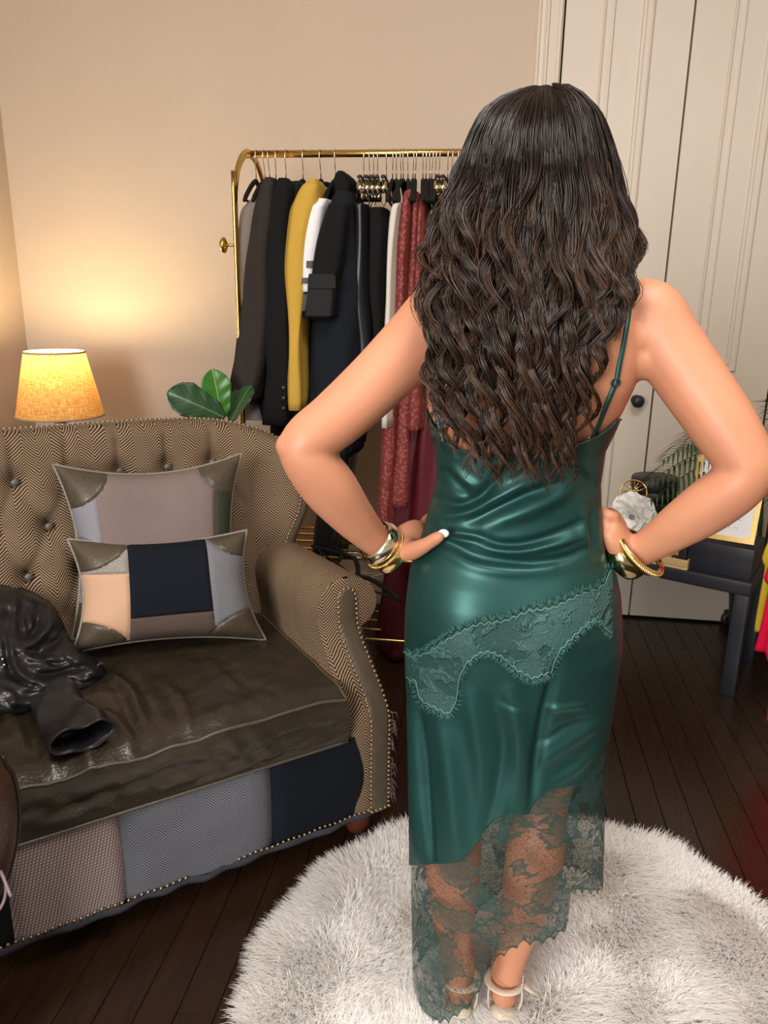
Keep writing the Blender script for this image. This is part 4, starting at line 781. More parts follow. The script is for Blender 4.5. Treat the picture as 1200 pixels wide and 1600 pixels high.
# ------------------------------------------------------------------ rolling rack with bright clothes at the right edge
rr2 = np.array([1.80, 2.62, 0]); rk2 = empty('rolling_rack', rr2); tag(rk2, 'chrome rolling rack at the right edge, only a caster showing', 'clothes rack')
cst = atZ(1138, 968, .03)-rr2; d2 = np.array([-.05, -1.0, 0])
fa, fb_ = np.array([cst[0], cst[1], .075]), np.array([cst[0]+.46, cst[1]-.06, .075]); MB().tube([fa, fb_], .012, 10).build('foot_bar', CHROME, rk2)
top0 = (fa+fb_)/2; top0[2] = .075; dn = np.array([.06, -1.35, 0])
for off in (np.zeros(3), dn): MB().tube([top0+off, top0+off+np.array([0, 0, 1.55])], .011, 10).build('post', CHROME, rk2)
MB().tube([fa+dn, fb_+dn], .012, 10).build('foot_bar', CHROME, rk2); MB().tube([top0+np.array([0, 0, 1.54]), top0+dn+np.array([0, 0, 1.54])], .012, 10).build('rail', CHROME, rk2)
for p in (fa, fb_, fa+dn, fb_+dn):
    c_ = MB(); c_.lathe([(.03, -.011), (.033, -.006), (.033, .006), (.03, .011)], (p[0], p[1], .033), 20, 'y'); c_.box((p[0]-.018, p[1]-.016, .03), (p[0]-.008, p[1]+.016, .07)); c_.box((p[0]-.012, p[1]-.012, .055), (p[0]+.012, p[1]+.012, .075)); c_.build('caster', BLACKSAT, rk2)
def bright(name, label, cat, pts, mat, x1, ztop, yw):
    """hanging cloth seen from its left edge; pts are photo points of that edge, bottom first"""
    P = []; e = spline(np.array(pts), 24)
    for x, y, z in e:
        a = np.linspace(0, 2*math.pi, 30, endpoint=False); cx = (x+x1)/2; hx = (x1-x)/2; ex = np.sign(np.cos(a))*np.abs(np.cos(a))**.7; ey = np.sign(np.sin(a))*np.abs(np.sin(a))**.7
        P.append(np.stack([cx+hx*ex, y+yw*ey+.012*np.sin(ex*9+y*3)*smoothstep(1.4, .5, z), np.full(30, z)], 1))
    o = MB().grid(np.array(P), True, True).build(name, mat); return tag(o, label, cat, 'bright clothes at the right edge')
YEL = m_wool('yellow_knit', (.62, .46, .035), var=.1); RED = m_wool('cherry_red_cloth', (.62, .006, .045), var=.08)
rx = rr2[0]+top0[0]
def edgepts(L, Y, ztop): q = [atY(px, py, Y) for px, py in L]; q.append(np.array([q[-1][0]*.3+(rx-.12)*.7, Y, 1.35])); q.append(np.array([rx-.05, Y, 1.57])); return q
bright('yellow_dress', 'bright yellow dress hanging at the right edge', 'dress', edgepts([(1176, 984), (1180, 955), (1192, 890), (1205, 830)], 2.42, 1.6), YEL, rx+.2, 1.6, .016)
bright('red_dress', 'cherry red dress hanging at the right edge, nearest', 'dress', edgepts([(1176, 1014), (1184, 985), (1198, 920), (1210, 860)], 2.28, 1.6), RED, rx+.2, 1.6, .02)
bright('red_dress', 'longer cherry red dress behind, its hem just showing', 'dress', edgepts([(1196, 1124), (1198, 1100), (1203, 1050), (1212, 950)], 2.20, 1.6), RED, rx+.2, 1.6, .02)
# ------------------------------------------------------------------ the woman
from mathutils.bvhtree import BVHTree
def projpx(P):
    v = np.asarray(P, float)-CP; zc = v[..., 1]*math.cos(PITCH)-v[..., 2]*math.sin(PITCH); yc = v[..., 1]*math.sin(PITCH)+v[..., 2]*math.cos(PITCH); x = v[..., 0]/zc; y = yc/zc
    c, s = math.cos(ROLL), math.sin(ROLL); return 600+FPX*(x*c+y*s), 800-FPX*(-x*s+y*c)
def m_skin():
    m, nt, b = newmat('skin', (.62, .30, .18), .48, 0, .4); v = coords(nt); f = noise(nt, v, 9, 3); f2 = noise(nt, v, 60, 3)
    c = mixc(nt, f, (.47, .205, .115), (.575, .27, .16)); nt.links.new(mixc(nt, mth(nt, 'MULTIPLY', f2, .25), c, (.54, .19, .11)), b.inputs['Base Color'])
    b.inputs['Subsurface Weight'].default_value = .12; b.inputs['Subsurface Radius'].default_value = (.012, .005, .003); b.inputs['Subsurface Scale'].default_value = 1.0
    bump(nt, b, noise(nt, v, 420, 2), .08, .0006); return m
SKIN = m_skin()
# torso sections: photo row, left and right edge, centre depth, half depth
TOR = [(448, 778, 915, 1.305, .055), (462, 735, 965, 1.305, .066), (480, 700, 995, 1.302, .080), (520, 678, 1004, 1.30, .094), (560, 666, 1000, 1.298, .102), (600, 664, 990, 1.298, .104), (650, 669, 966, 1.302, .100), (700, 682, 945, 1.308, .094), (750, 685, 938, 1.312, .090), (800, 678, 940, 1.312, .092), (850, 657, 946, 1.305, .104), (900, 642, 962, 1.295, .120), (950, 637, 967, 1.288, .132), (1000, 636, 967, 1.288, .132), (1060, 640, 960, 1.296, .120), (1110, 648, 948, 1.30, .105)]
def ring_of(y, xl, xr, cy, b): L, R_ = atY(xl, y, cy), atY(xr, y, cy); return ((L[2]+R_[2])/2, (L[0]+R_[0])/2, (R_[0]-L[0])/2, cy, b)
TR = np.array([ring_of(*r) for r in TOR])[::-1]           # ascending z: z, cx, a, cy, b
def torso(z): return [np.interp(z, TR[:, 0], TR[:, k]) for k in (1, 2, 3, 4)]
body = MB(); zs = np.linspace(TR[0, 0]-.02, TR[-1, 0], 60); aa = np.linspace(0, 2*math.pi, 48, endpoint=False); P = []
for z in zs:
    cx, a_, cy, b_ = torso(z); sh_ = .022*smoothstep(1.24, 1.17, z); se_ = np.sign(np.cos(aa))*np.abs(np.cos(aa))**.9
    spine = -.010*np.exp(-(np.cos(aa)*a_/.022)**2)*(np.sin(aa) < 0)*smoothstep(.95, 1.1, z)      # spine furrow
    P.append(np.stack([cx+(a_-sh_)*se_, cy+(b_-sh_+spine)*np.sin(aa), np.full(48, z)], 1))
body.grid(np.array(P), True, True)
def limb(ctrl, n=26, sides=18, flat=1.0, up=None):
    c = spline(np.array([list(atY(px, py, Y))+[r] for px, py, Y, r in ctrl]), n); body.tube(c[:, :3], c[:, 3], sides, True, flat, up); return c
# arms
limb([(730, 500, 1.31, .050), (692, 490, 1.305, .056), (650, 535, 1.285, .056), (590, 595, 1.255, .051), (525, 655, 1.222, .047), (486, 684, 1.203, .043), (474, 702, 1.198, .040), (487, 727, 1.203, .043), (515, 762, 1.222, .046), (550, 806, 1.25, .038), (580, 838, 1.275, .030), (604, 856, 1.292, .027), (625, 856, 1.30, .026)], 60)
limb([(975, 500, 1.31, .050), (1010, 490, 1.305, .057), (1040, 535, 1.288, .057), (1085, 600, 1.258, .055), (1130, 665, 1.225, .052), (1160, 712, 1.203, .046), (1167, 735, 1.196, .043), (1148, 760, 1.203, .045), (1105, 792, 1.225, .045), (1060, 822, 1.25, .039), (1018, 850, 1.278, .031), (988, 866, 1.295, .028), (970, 866, 1.302, .026)], 60)
for px, py, Y, r in ((1002, 560, 1.285, .036), (1004, 525, 1.285, .04), (670, 560, 1.285, .036), (668, 525, 1.285, .04), (450, 697, 1.19, .021), (1186, 738, 1.185, .022)): body.ball(atY(px, py, Y), r, 10)
# shoulder blades and trapezius
for px, py, sx in ((752, 560, 1), (922, 560, -1)): p = atY(px, py, 1.235); body.ball(p, .05, 10, (1, .55, 1.3))
limb([(745, 478, 1.305, .045), (800, 440, 1.31, .052), (845, 395, 1.318, .052)]); limb([(965, 478, 1.305, .045), (905, 440, 1.31, .052), (855, 395, 1.318, .052)])
# neck, head with a face turned away
limb([(850, 440, 1.312, .056), (852, 390, 1.32, .052), (853, 330, 1.33, .052)])
hd = atY(853, 245, 1.34); body.ball(hd, .1, 16, (.76, .95, 1.0)); body.ball(hd+np.array([0, .035, -.06]), .06, 12, (.95, 1.0, 1.0))
body.tube([hd+np.array([0, .085, .02]), hd+np.array([0, .105, -.02]), hd+np.array([0, .098, -.035])], [.010, .014, .012], 8)
body.ball(hd+np.array([0, .088, -.068]), .02, 8, (1.2, .6, .5)); body.ball(hd+np.array([0, .08, -.10]), .022, 8)
for sg in (-1, 1): body.ball(hd+np.array([sg*.076, .0, -.02]), .03, 8, (.3, .6, 1)); body.ball(hd+np.array([sg*.03, .078, .01]), .016, 8, (1, .7, .8))
# legs and feet
limb([(728, 1060, 1.30, .085), (722, 1150, 1.30, .072), (716, 1235, 1.29, .052), (712, 1290, 1.27, .052), (708, 1345, 1.255, .055), (708, 1420, 1.245, .045), (712, 1490, 1.232, .031), (714, 1540, 1.222, .027)], 40)
limb([(868, 1060, 1.30, .085), (860, 1150, 1.30, .072), (850, 1235, 1.29, .052), (842, 1290, 1.268, .053), (834, 1345, 1.25, .056), (818, 1420, 1.24, .045), (801, 1488, 1.228, .031), (793, 1530, 1.218, .027)], 40)
FEET = []
for hx, hy, hY, yaw in ((719, 1556, 1.212, .10), (789, 1551, 1.208, .05)):
    h0 = atY(hx, hy, hY); h0[2] = .090; fw = np.array([math.sin(yaw), math.cos(yaw), 0]); sd = np.array([fw[1], -fw[0], 0])
    ank = h0+fw*.03+np.array([0, 0, .04]); heel = h0+fw*.005+np.array([0, 0, -.010]); FEET.append((heel.copy(), fw, sd))
    body.tube(spline([ank+np.array([0, 0, .03]), ank, heel+fw*.018+np.array([0, 0, .0])], 8), [.026, .027, .028, .028, .0275, .027, .026, .025], 14)
    body.ball(heel+fw*.006+np.array([0, 0, .002]), .0285, 10, (.95, 1, 1.05))
    pts = spline([heel+fw*.008+np.array([0, 0, -.002]), heel+fw*.06+np.array([0, 0, -.022]), heel+fw*.125+np.array([0, 0, -.062]), heel+fw*.17+np.array([0, 0, -.082])], 12); body.tube(pts, [.022, .026, .027, .027, .027, .028, .030, .032, .033, .032, .028, .022], 14, flat=.72, up=(0, 0, 1))
    body.tube(spline([ank, ank+fw*.05+np.array([0, 0, -.035]), ank+fw*.10+np.array([0, 0, -.085])], 8), [.026, .026, .025, .024, .023, .022, .021, .02], 12)
    for k in range(5):
        o_ = (k-2)*.0125*(1 if hx < 750 else -1); tl_ = [.03, .036, .04, .042, .045][k] if True else 0; r0 = [.0085, .0085, .009, .0095, .012][k]
        b0_ = heel+fw*(.165)+sd*o_+np.array([0, 0, -.086]); body.tube([b0_, b0_+fw*tl_*.6+np.array([0, 0, -.006]), b0_+fw*tl_+np.array([0, 0, -.010])], [r0, r0, r0*.8], 8)
# hands. left: thumb on the back of the waist, fingers round to the front
def fing(pts, r):
    c = spline(np.array(pts), 12); body.tube(c, np.interp(np.linspace(0, 1, 12), [0, .33, .66, .93, 1], [r*1.05, r, r*.95, r*.82, r*.45]), 10)
wr = atY(622, 857, 1.298)
pm_ = spline([atY(610, 855, 1.292), atY(634, 846, 1.305), atY(658, 832, 1.330)], 8); body.tube(pm_, [.027, .029, .031, .033, .034, .034, .032, .028], 16, flat=.6, up=(.55, -.75, .1))
kn = atY(660, 838, 1.355); dv = np.array([.10, .24, .10])
for k, (dz, L_, r) in enumerate(((.028, .066, .0085), (.009, .074, .009), (-.010, .068, .0085), (-.028, .054, .0075))):
    b0_ = kn+np.array([-.004*k, -.01, dz]); fing([b0_-np.array([.01, .03, 0]), b0_, b0_+np.array([.28, .85, .12])*L_*.5, b0_+np.array([.55, .80, .1])*L_, b0_+np.array([.95, 1.0, .05])*L_*1.2], r)
thumb = [atY(618, 862, 1.285), atY(640, 862, 1.262), atY(662, 853, 1.236), atY(680, 842, 1.222), atY(694, 834, 1.212)]
tc_ = spline(np.array(thumb), 14); body.tube(tc_, np.interp(np.linspace(0, 1, 14), [0, .3, .6, .8, .95, 1], [.017, .0175, .0125, .0122, .0095, .005]), 12); body.ball(atY(632, 856, 1.28), .021, 8, (1.2, .8, .9))
# right hand: back of the hand towards us, fingers bent forward on the hip
pm_ = spline([atY(986, 866, 1.298), atY(968, 848, 1.292), atY(953, 820, 1.292)], 8); body.tube(pm_, [.027, .030, .033, .034, .034, .033, .031, .026], 16, flat=.62, up=(.75, -.6, .2))
for k, (px, py, L_, r) in enumerate(((955, 806, .07, .0095), (946, 819, .075, .0098), (942, 836, .07, .0092), (943, 853, .056, .0082))):
    b0_ = atY(px, py, 1.285+.004*k); fing([b0_+np.array([.012, .012, -.004]), b0_, b0_+np.array([-.012, .02, .004]), b0_+np.array([-.01, .055, .0])*L_/.07, b0_+np.array([-.03, .10, -.004])*L_/.07], r)
fing([atY(978, 850, 1.305), atY(972, 825, 1.325), atY(962, 806, 1.345), atY(950, 795, 1.37)], .0115)
bme = remesh(body, .0042, 14, .5); v, n_ = mesh_np(bme)
# elbow creases and knuckle folds
set_np(bme, v); person = link('person', bme, SKIN); tag(person, 'woman seen from behind in a green satin slip dress, hands on hips', 'person')
BV = BVHTree.FromObject(person, bpy.context.evaluated_depsgraph_get())
def onbody(px, py, off=.002, bvh=None):
    d = Vector(ray(px, py)).normalized(); h = (bvh or BV).ray_cast(Vector(CP), d)
    return None if h[0] is None else np.array(h[0])-np.array(d)*off
tn = onbody(693, 834, .0)
if tn is not None: MB().ball(tn+np.array([.0, .0015, 0]), .0078, 8, (1.25, .45, .95)).build('thumbnail', m_plain('white_nail_polish', (.85, .85, .86), .2, var=.02, bstr=0), person)

# ------------------------------------------------------------------ satin dress
SATC = (.028, .115, .105)
def m_satin():
    m, nt, b = newmat('green_satin', SATC, .43, .6, .5); v = coords(nt); uv = coords(nt, 'UV')
    f = noise(nt, v, 5, 2); nt.links.new(mixc(nt, f, (.012, .062, .056), (.019, .082, .074)), b.inputs['Base Color'])
    b.inputs['Sheen Weight'].default_value = .0; b.inputs['Sheen Roughness'].default_value = .35; b.inputs['Sheen Tint'].default_value = (.3, .7, .65, 1)
    mp = nd(nt, 'ShaderNodeMapping', {'Vector': uv, 'Scale': (900.0, 2400.0, 1.0)}).outputs[0]; bump(nt, b, noise(nt, mp, 1.0, 2), .06, .0006); return m
SATIN = m_satin()
DR = [(560, 655, 1006, 1.298, .112), (600, 658, 996, 1.298, .112), (640, 665, 972, 1.30, .108), (665, 669, 962, 1.302, .105), (700, 679, 944, 1.306, .102), (750, 683, 937, 1.309, .100), (790, 673, 938, 1.309, .102), (830, 662, 941, 1.306, .110), (865, 649, 945, 1.30, .118), (890, 641, 961, 1.296, .126), (920, 637, 967, 1.291, .132), (960, 633, 969, 1.288, .140), (1000, 632, 970, 1.288, .141), (1050, 633, 963, 1.290, .136), (1090, 635, 957, 1.291, .132), (1140, 637, 949, 1.291, .130), (1200, 640, 947, 1.288, .130), (1300, 639, 946, 1.282, .134), (1400, 640, 943, 1.278, .138), (1500, 642, 940, 1.274, .142), (1620, 645, 938, 1.270, .146)]
DT = np.array([ring_of(*r) for r in DR])[::-1]
def dring(z): return [np.interp(z, DT[:, 0], DT[:, k]) for k in (1, 2, 3, 4)]
NC = 260; th = np.linspace(0, 2*math.pi, NC, endpoint=False)
def dpoint(t, z):
    cx, a_, cy, b_ = dring(z); fl = smoothstep(.75, .2, z); rip = 1+fl*(.022*np.sin(7*t+1.2)+.014*np.sin(13*t+.4))
    return np.stack([cx+a_*np.cos(t)*(1+.0*rip), cy+b_*np.sin(t)*rip, z+0*t], -1)
def solve(curve, zlo, zhi, t):
    """height at which the column's point meets a photo curve y(x)"""
    curve = np.array(curve, float); lo, hi = zlo, zhi
    for _ in range(30):
        z = (lo+hi)/2; x, y = projpx(dpoint(t, np.array(z))); cyv = np.interp(x, curve[:, 0], curve[:, 1])
        if y > cyv: lo = z
        else: hi = z
    return z
def height_fn(curve, zlo, zhi, frontlift):
    out = np.zeros(NC); bk = np.sin(th) <= 0
    for i in np.where(bk)[0]: out[i] = solve(curve, zlo, zhi, th[i])
    zl = out[np.argmin(np.abs(th-math.pi))] if False else solve(curve, zlo, zhi, np.float64(math.pi)); zr = solve(curve, zlo, zhi, np.float64(0.0))
    for i in np.where(~bk)[0]: c = (1-math.cos(th[i]))/2; out[i] = zr+(zl-zr)*c+frontlift*math.sin(th[i])
    return out
TOPC = [(640, 640), (660, 642), (668, 648), (676, 668), (690, 688), (712, 702), (745, 710), (790, 713), (840, 711), (880, 702), (910, 693), (935, 682), (955, 668), (963, 658), (985, 650)]
HEMC = [(630, 1352), (655, 1352), (690, 1350), (722, 1344), (738, 1328), (752, 1306), (772, 1284), (792, 1271), (826, 1273), (838, 1255), (856, 1236), (880, 1232), (900, 1228), (913, 1212), (930, 1190), (940, 1168), (950, 1158)]
LACEC = [(630, 1592), (660, 1604), (700, 1604), (735, 1575), (752, 1545), (768, 1512), (786, 1500), (800, 1494), (815, 1482), (840, 1478), (870, 1468), (889, 1456), (894, 1402), (915, 1400), (942, 1397), (955, 1396)]
ztop = height_fn(TOPC, .6, 1.6, .03); zhem = height_fn(HEMC, -.1, 1.2, -.02); zlace = height_fn(LACEC, -.2, 1.0, .03)
def ffold(L): return [(np.array(p, float), h, w) for p, h, w in L]
FOLDS = ffold([
 ([(683, 778), (710, 790), (743, 781), (770, 756), (782, 740)], -.010, 8), ([(690, 806), (735, 800), (780, 776), (815, 758), (850, 748)], .010, 9), ([(735, 812), (785, 790), (833, 770), (885, 754)], -.009, 9),
 ([(760, 822), (820, 800), (870, 775), (900, 745)], .009, 12), ([(700, 832), (740, 838), (775, 850), (815, 850), (862, 837), (912, 815)], -.009, 7), ([(702, 840), (745, 846), (772, 858), (815, 862), (870, 850), (905, 838)], .008, 6),
 ([(703, 848), (740, 868), (787, 876), (835, 879), (885, 871), (915, 858)], -.009, 7), ([(690, 858), (740, 884), (800, 894), (860, 890)], .006, 10), ([(695, 735), (715, 758), (732, 775)], -.006, 7), ([(705, 728), (728, 750), (745, 762)], .006, 7),
 ([(870, 720), (900, 738), (925, 760)], -.007, 9), ([(915, 800), (912, 830), (918, 860)], .006, 7), ([(925, 790), (925, 830), (930, 870)], -.008, 6),
 ([(670, 668), (680, 672), (692, 684)], -.004, 4), ([(672, 680), (684, 684), (694, 694)], .004, 4),
 ([(652, 1100), (660, 1170), (668, 1260), (676, 1345)], -.014, 7), ([(642, 1100), (646, 1200), (652, 1340)], .008, 7), ([(680, 1110), (700, 1200), (716, 1340)], .010, 18), ([(735, 1090), (750, 1170), (758, 1250)], .006, 14), ([(765, 1085), (785, 1160), (775, 1230), (760, 1300)], -.008, 12),
 ([(800, 1080), (812, 1160), (812, 1265)], .010, 14), ([(868, 1040), (860, 1080), (850, 1120), (838, 1190), (830, 1260)], -.013, 9), ([(852, 1112), (880, 1105), (912, 1102)], .005, 5), ([(845, 1165), (880, 1140), (915, 1125)], -.006, 6), ([(850, 1190), (890, 1160), (935, 1130)], .006, 9), ([(865, 1225), (900, 1200), (930, 1170)], .005, 8), ([(770, 1085), (790, 1098), (815, 1103)], -.004, 5)])
NR = 230; vv = np.linspace(0, 1, NR); Zg = ztop[None, :]+(zhem-ztop)[None, :]*vv[:, None]
G = np.array([dpoint(th, Zg[i]) for i in range(NR)])
def ring_normals(Gr):
    du = np.roll(Gr, -1, 1)-np.roll(Gr, 1, 1); dv = np.gradient(Gr, axis=0); n = np.cross(du, dv); n /= np.linalg.norm(n, axis=2, keepdims=True)+1e-9
    c = Gr-Gr.mean(1, keepdims=True); s = np.sign((n*c).sum(2, keepdims=True)); return n*np.where(s == 0, 1, s)
GN = ring_normals(G); px_, py_ = projpx(G); back = (np.sin(th) < .12)[None, :]*np.ones((NR, 1)); disp = np.zeros((NR, NC))
pxy = np.stack([px_.ravel(), py_.ravel()], 1)
for pl, h, w in FOLDS:
    d, t = seg_dist(pxy, spline(pl, 16)); disp += (h*np.exp(-(d/w)**2)*np.sin(math.pi*np.clip(t*.9+.05, 0, 1))**.5).reshape(NR, NC)*back
cl = .014*np.exp(-(((px_-720)/60)**2+((py_-960)/70)**2))+.014*np.exp(-(((px_-885)/55)**2+((py_-955)/70)**2)); disp += cl*back   # seat
disp += .0012*wob(G, 26, 77)*smoothstep(0, .1, vv)[:, None]
G2 = G+GN*disp[..., None]
arc = th*.15; uvd = np.stack([np.broadcast_to(arc, (NR, NC)), G2[..., 2]], 2)
dress_mb = MB(); dress_mb.grid(G2, True, uv=uvd, flip=True); dress = dress_mb.build('dress', SATIN, person)
md = dress.modifiers.new('t', 'SOLIDIFY'); md.thickness = .0016; md.offset = -1
tedge = MB(); tedge.tube(G2[0], .0018, 6, closed=True); tedge.build('neckline_binding', SATIN, dress)
DBV = BVHTree.FromPolygons([tuple(p) for p in G2.reshape(-1, 3)], [(r*NC+c, r*NC+(c+1) % NC, (r+1)*NC+(c+1) % NC, (r+1)*NC+c) for r in range(NR-1) for c in range(NC)])
# sheer lace flounce
def m_lace(name, opaque=False):
    m, nt, b = newmat(name, (.012, .06, .054), .6, 0, .3); uv = coords(nt, 'UV')
    dn = nd(nt, 'ShaderNodeTexNoise', {'Vector': uv, 'Scale': 14.0, 'Detail': 2.0}); wv = nd(nt, 'ShaderNodeVectorMath', {0: dn.outputs['Color'], 1: (.05, .05, .05), 2: uv}, operation='MULTIPLY_ADD').outputs[0]
    mot = noise(nt, wv, 16, 4, .55); motm = nd(nt, 'ShaderNodeMapRange', {'Value': mot, 'From Min': .47, 'From Max': .53}).outputs[0]
    net = nd(nt, 'ShaderNodeTexVoronoi', {'Vector': uv, 'Scale': 165.0}, feature='DISTANCE_TO_EDGE').outputs['Distance']; netm = nd(nt, 'ShaderNodeMapRange', {'Value': net, 'From Min': .035, 'From Max': .075, 'To Min': 1.0, 'To Max': 0.0}).outputs[0]
    pet = nd(nt, 'ShaderNodeTexVoronoi', {'Vector': wv, 'Scale': 90.0}, feature='DISTANCE_TO_EDGE').outputs['Distance']; petm = nd(nt, 'ShaderNodeMapRange', {'Value': pet, 'From Min': .03, 'From Max': .07, 'To Min': 1.0, 'To Max': 0.0}).outputs[0]
    edge_ = nd(nt, 'ShaderNodeMapRange', {'Value': mth(nt, 'ABSOLUTE', mth(nt, 'SUBTRACT', mot, .52)), 'From Min': .012, 'From Max': .03, 'To Min': 1.0, 'To Max': 0.0}).outputs[0]
    if opaque:
        h = mth(nt, 'ADD', mth(nt, 'MULTIPLY', motm, .6), mth(nt, 'ADD', mth(nt, 'MULTIPLY', petm, .5), edge_)); hh = mth(nt, 'MINIMUM', h, 1.0)
        nt.links.new(mixc(nt, hh, (.014, .055, .050), (.045, .115, .105)), b.inputs['Base Color']); bump(nt, b, h, .9, .004); return m
    at = nd(nt, 'ShaderNodeAttribute', attribute_name='weight').outputs['Fac']
    al = mth(nt, 'MAXIMUM', mth(nt, 'MULTIPLY', netm, .72), mth(nt, 'MULTIPLY', motm, mth(nt, 'MULTIPLY_ADD', petm, .25, .55))); al = mth(nt, 'MAXIMUM', al, mth(nt, 'MULTIPLY', edge_, .85)); al = mth(nt, 'MAXIMUM', al, .22)
    al = mth(nt, 'MAXIMUM', al, mth(nt, 'MULTIPLY', petm, at)); al = mth(nt, 'MAXIMUM', al, mth(nt, 'MULTIPLY', mth(nt, 'GREATER_THAN', at, 1.5), .95))
    nt.links.new(mixc(nt, motm, (.008, .034, .030), (.012, .05, .045)), b.inputs['Base Color']); nt.links.new(al, b.inputs['Alpha']); return m
LACE = m_lace('sheer_green_lace'); LACEO = m_lace('applied_green_lace', True)
NL = 46; vl = np.linspace(0, 1, NL); scal = .012*np.abs(np.sin(th*26)); zb = np.minimum(zlace+scal, zhem-.02); Zl = zhem[None, :]+.006+(zb-zhem-.006)[None, :]*vl[:, None]
GL = np.array([dpoint(th, Zl[i]) for i in range(NL)]); GLN = ring_normals(GL); GL = GL+GLN*(-.003+.004*np.sin(9*th+.5)[None, :]*vl[:, None])[..., None]
lm = MB(); lm.grid(GL, True, uv=np.stack([np.broadcast_to(th*.14, (NL, NC)), GL[..., 2]], 2), flip=True); lace = lm.build('lace_flounce', LACE, dress)
wt = lace.data.attributes.new('weight', 'FLOAT', 'POINT'); dz = (GL[..., 2]-GL[-1:, :, 2]); wv_ = smoothstep(.075, .01, dz)*.9+(dz < .0028)*1.2; wt.data.foreach_set('value', wv_.astype(np.float32).ravel())
# applied lace band with eyelash edges
UP = np.array([(633, 1022), (650, 1022), (667, 1017), (690, 1000), (707, 990), (747, 973), (787, 968), (827, 950), (867, 945), (907, 927), (930, 920), (943, 912), (953, 890), (968, 878)], float)
LO = np.array([(633, 1060), (650, 1066), (655, 1094), (667, 1103), (684, 1112), (700, 1120), (712, 1104), (717, 1064), (727, 1040), (747, 1023), (767, 1020), (787, 1030), (807, 1050), (833, 1064), (861, 1054), (873, 1021), (890, 1003), (910, 983), (927, 970), (940, 974), (951, 992), (968, 987)], float)
xs = np.linspace(634, 967, 170); rowsL = []; kk = np.linspace(0, 1, 26)
for x in xs:
    yu, ylw = np.interp(x, UP[:, 0], UP[:, 1])+2.0*math.sin(x*.5), np.interp(x, LO[:, 0], LO[:, 1])+2.0*math.sin(x*.6); col_ = []
    for k in kk:
        p = onbody(x, yu+(ylw-yu)*k, .0028, DBV); col_.append(p if p is not None else (col_[-1] if col_ else None))
    rowsL.append(col_)
rowsL = [c for c in rowsL if all(p is not None for p in c)]; GLB = np.array(rowsL).transpose(1, 0, 2)
band = MB().grid(GLB, uv=np.stack([GLB[..., 0], GLB[..., 2]], 2), flip=True).build('lace_band', LACEO, dress)
ls = MB(); rl = np.random.default_rng(5)
for e, dirn in ((GLB[0], 1), (GLB[-1], -1)):
    for i in range(1, len(e)-1):
        for _ in range(3):
            t = rl.uniform(0, 1); p = e[i]*(1-t)+e[i+1]*t; tg = e[i+1]-e[i-1]; tg /= np.linalg.norm(tg)+1e-9; out = np.cross(tg, (0, -1, 0))*(1 if dirn < 0 else -1); out /= np.linalg.norm(out)+1e-9
            if (out[2] > 0) != (dirn > 0): out = -out
            l = rl.uniform(.006, .013); q = p+out*l+tg*rl.uniform(-.005, .005)+np.array([0, -.002, 0]); ls.tube([p, (p+q)/2+np.array([0, -.0012, 0]), q], [.0008, .0007, .0003], 3)
tag(ls.build('eyelash_fringe', m_wool('lace_thread', (.05, .14, .125)), band), kind='stuff')
for e in (GLB[1], GLB[-2]): MB().tube(e+np.array([0, -.001, 0]), .0011, 5).build('lace_cord', m_plain('cord_green', (.09, .2, .18), .6), band) if True else None
# straps
def strap(L, name='strap'):
    pts = []
    for px, py in L:
        p = onbody(px, py, .004)
        if p is None: p = onbody(px, py, .004, DBV)
        if p is not None: pts.append(p)
    return MB().tube(spline(pts, 40), .0042, 8, flat=.5, up=(0, -1, 0)).build(name, SATIN, dress)
s1_ = strap([(924, 690), (932, 672), (945, 640), (956, 612), (963, 597), (968, 570), (975, 535), (981, 500), (984, 475), (982, 458), (976, 447)])
s2_ = strap([(694, 692), (684, 655), (676, 600), (673, 550), (676, 500), (681, 470), (686, 455)])
for q, mt in (((926, 686), PALEGOLD), ((962, 598), BLACKSAT)):
    p = onbody(q[0], q[1], .006)
    if p is None: p = onbody(q[0], q[1], .006, DBV)
    if p is not None: MB().tube([p+np.array([.0065*math.cos(t), -.001, .0055*math.sin(t)]) for t in np.linspace(0, 2*math.pi, 20, endpoint=False)], .0016, 6, closed=True).build('strap_slider', mt, s1_)

# ------------------------------------------------------------------ bracelets
def bracelet(name, label, c, axis, R_, prof, mat, tiltv=(0, 0, 0)):
    ax = np.asarray(axis, float)+np.asarray(tiltv); ax /= np.linalg.norm(ax); e1 = np.cross(ax, (0, 0, 1)); e1 /= np.linalg.norm(e1); e2 = np.cross(ax, e1); a = np.linspace(0, 2*math.pi, 64, endpoint=False)
    P = np.array([c+ax*h+(R_+dr)*(np.cos(a)[:, None]*e1+np.sin(a)[:, None]*e2) for h, dr in prof]); P = np.concatenate([P, P[:1]], 0); o = MB().grid(P, True).build(name, mat, person); o['label'] = label; return o, ax, e1, e2
dome = [(-.014, 0), (-.012, .003), (-.006, .0062), (0, .0075), (.006, .0062), (.012, .003), (.014, 0), (.0, -.001)]; flatb = [(-.011, 0), (-.011, .003), (-.008, .0045), (.008, .0045), (.011, .003), (.011, 0), (0, -.001)]
lax = atY(615, 862, 1.298)-atY(572, 830, 1.268); c1 = atY(592, 848, 1.285); c2 = atY(608, 862, 1.292)
bracelet('bracelet', 'wide domed pale gold cuff', c1, lax, .0345, dome, PALEGOLD); o, ax, e1, e2 = bracelet('bracelet', 'ribbed yellow gold bangle', c2, lax, .0365, flatb, GOLD2, (.01, 0, -.012))
rib = MB()
for t in np.linspace(0, 2*math.pi, 90, endpoint=False): rib.ball(c2+ax*-.011+.0405*(math.cos(t)*e1+math.sin(t)*e2), .0017, 4)
tag(rib.build('beaded_edge', GOLD2, o), kind='stuff')
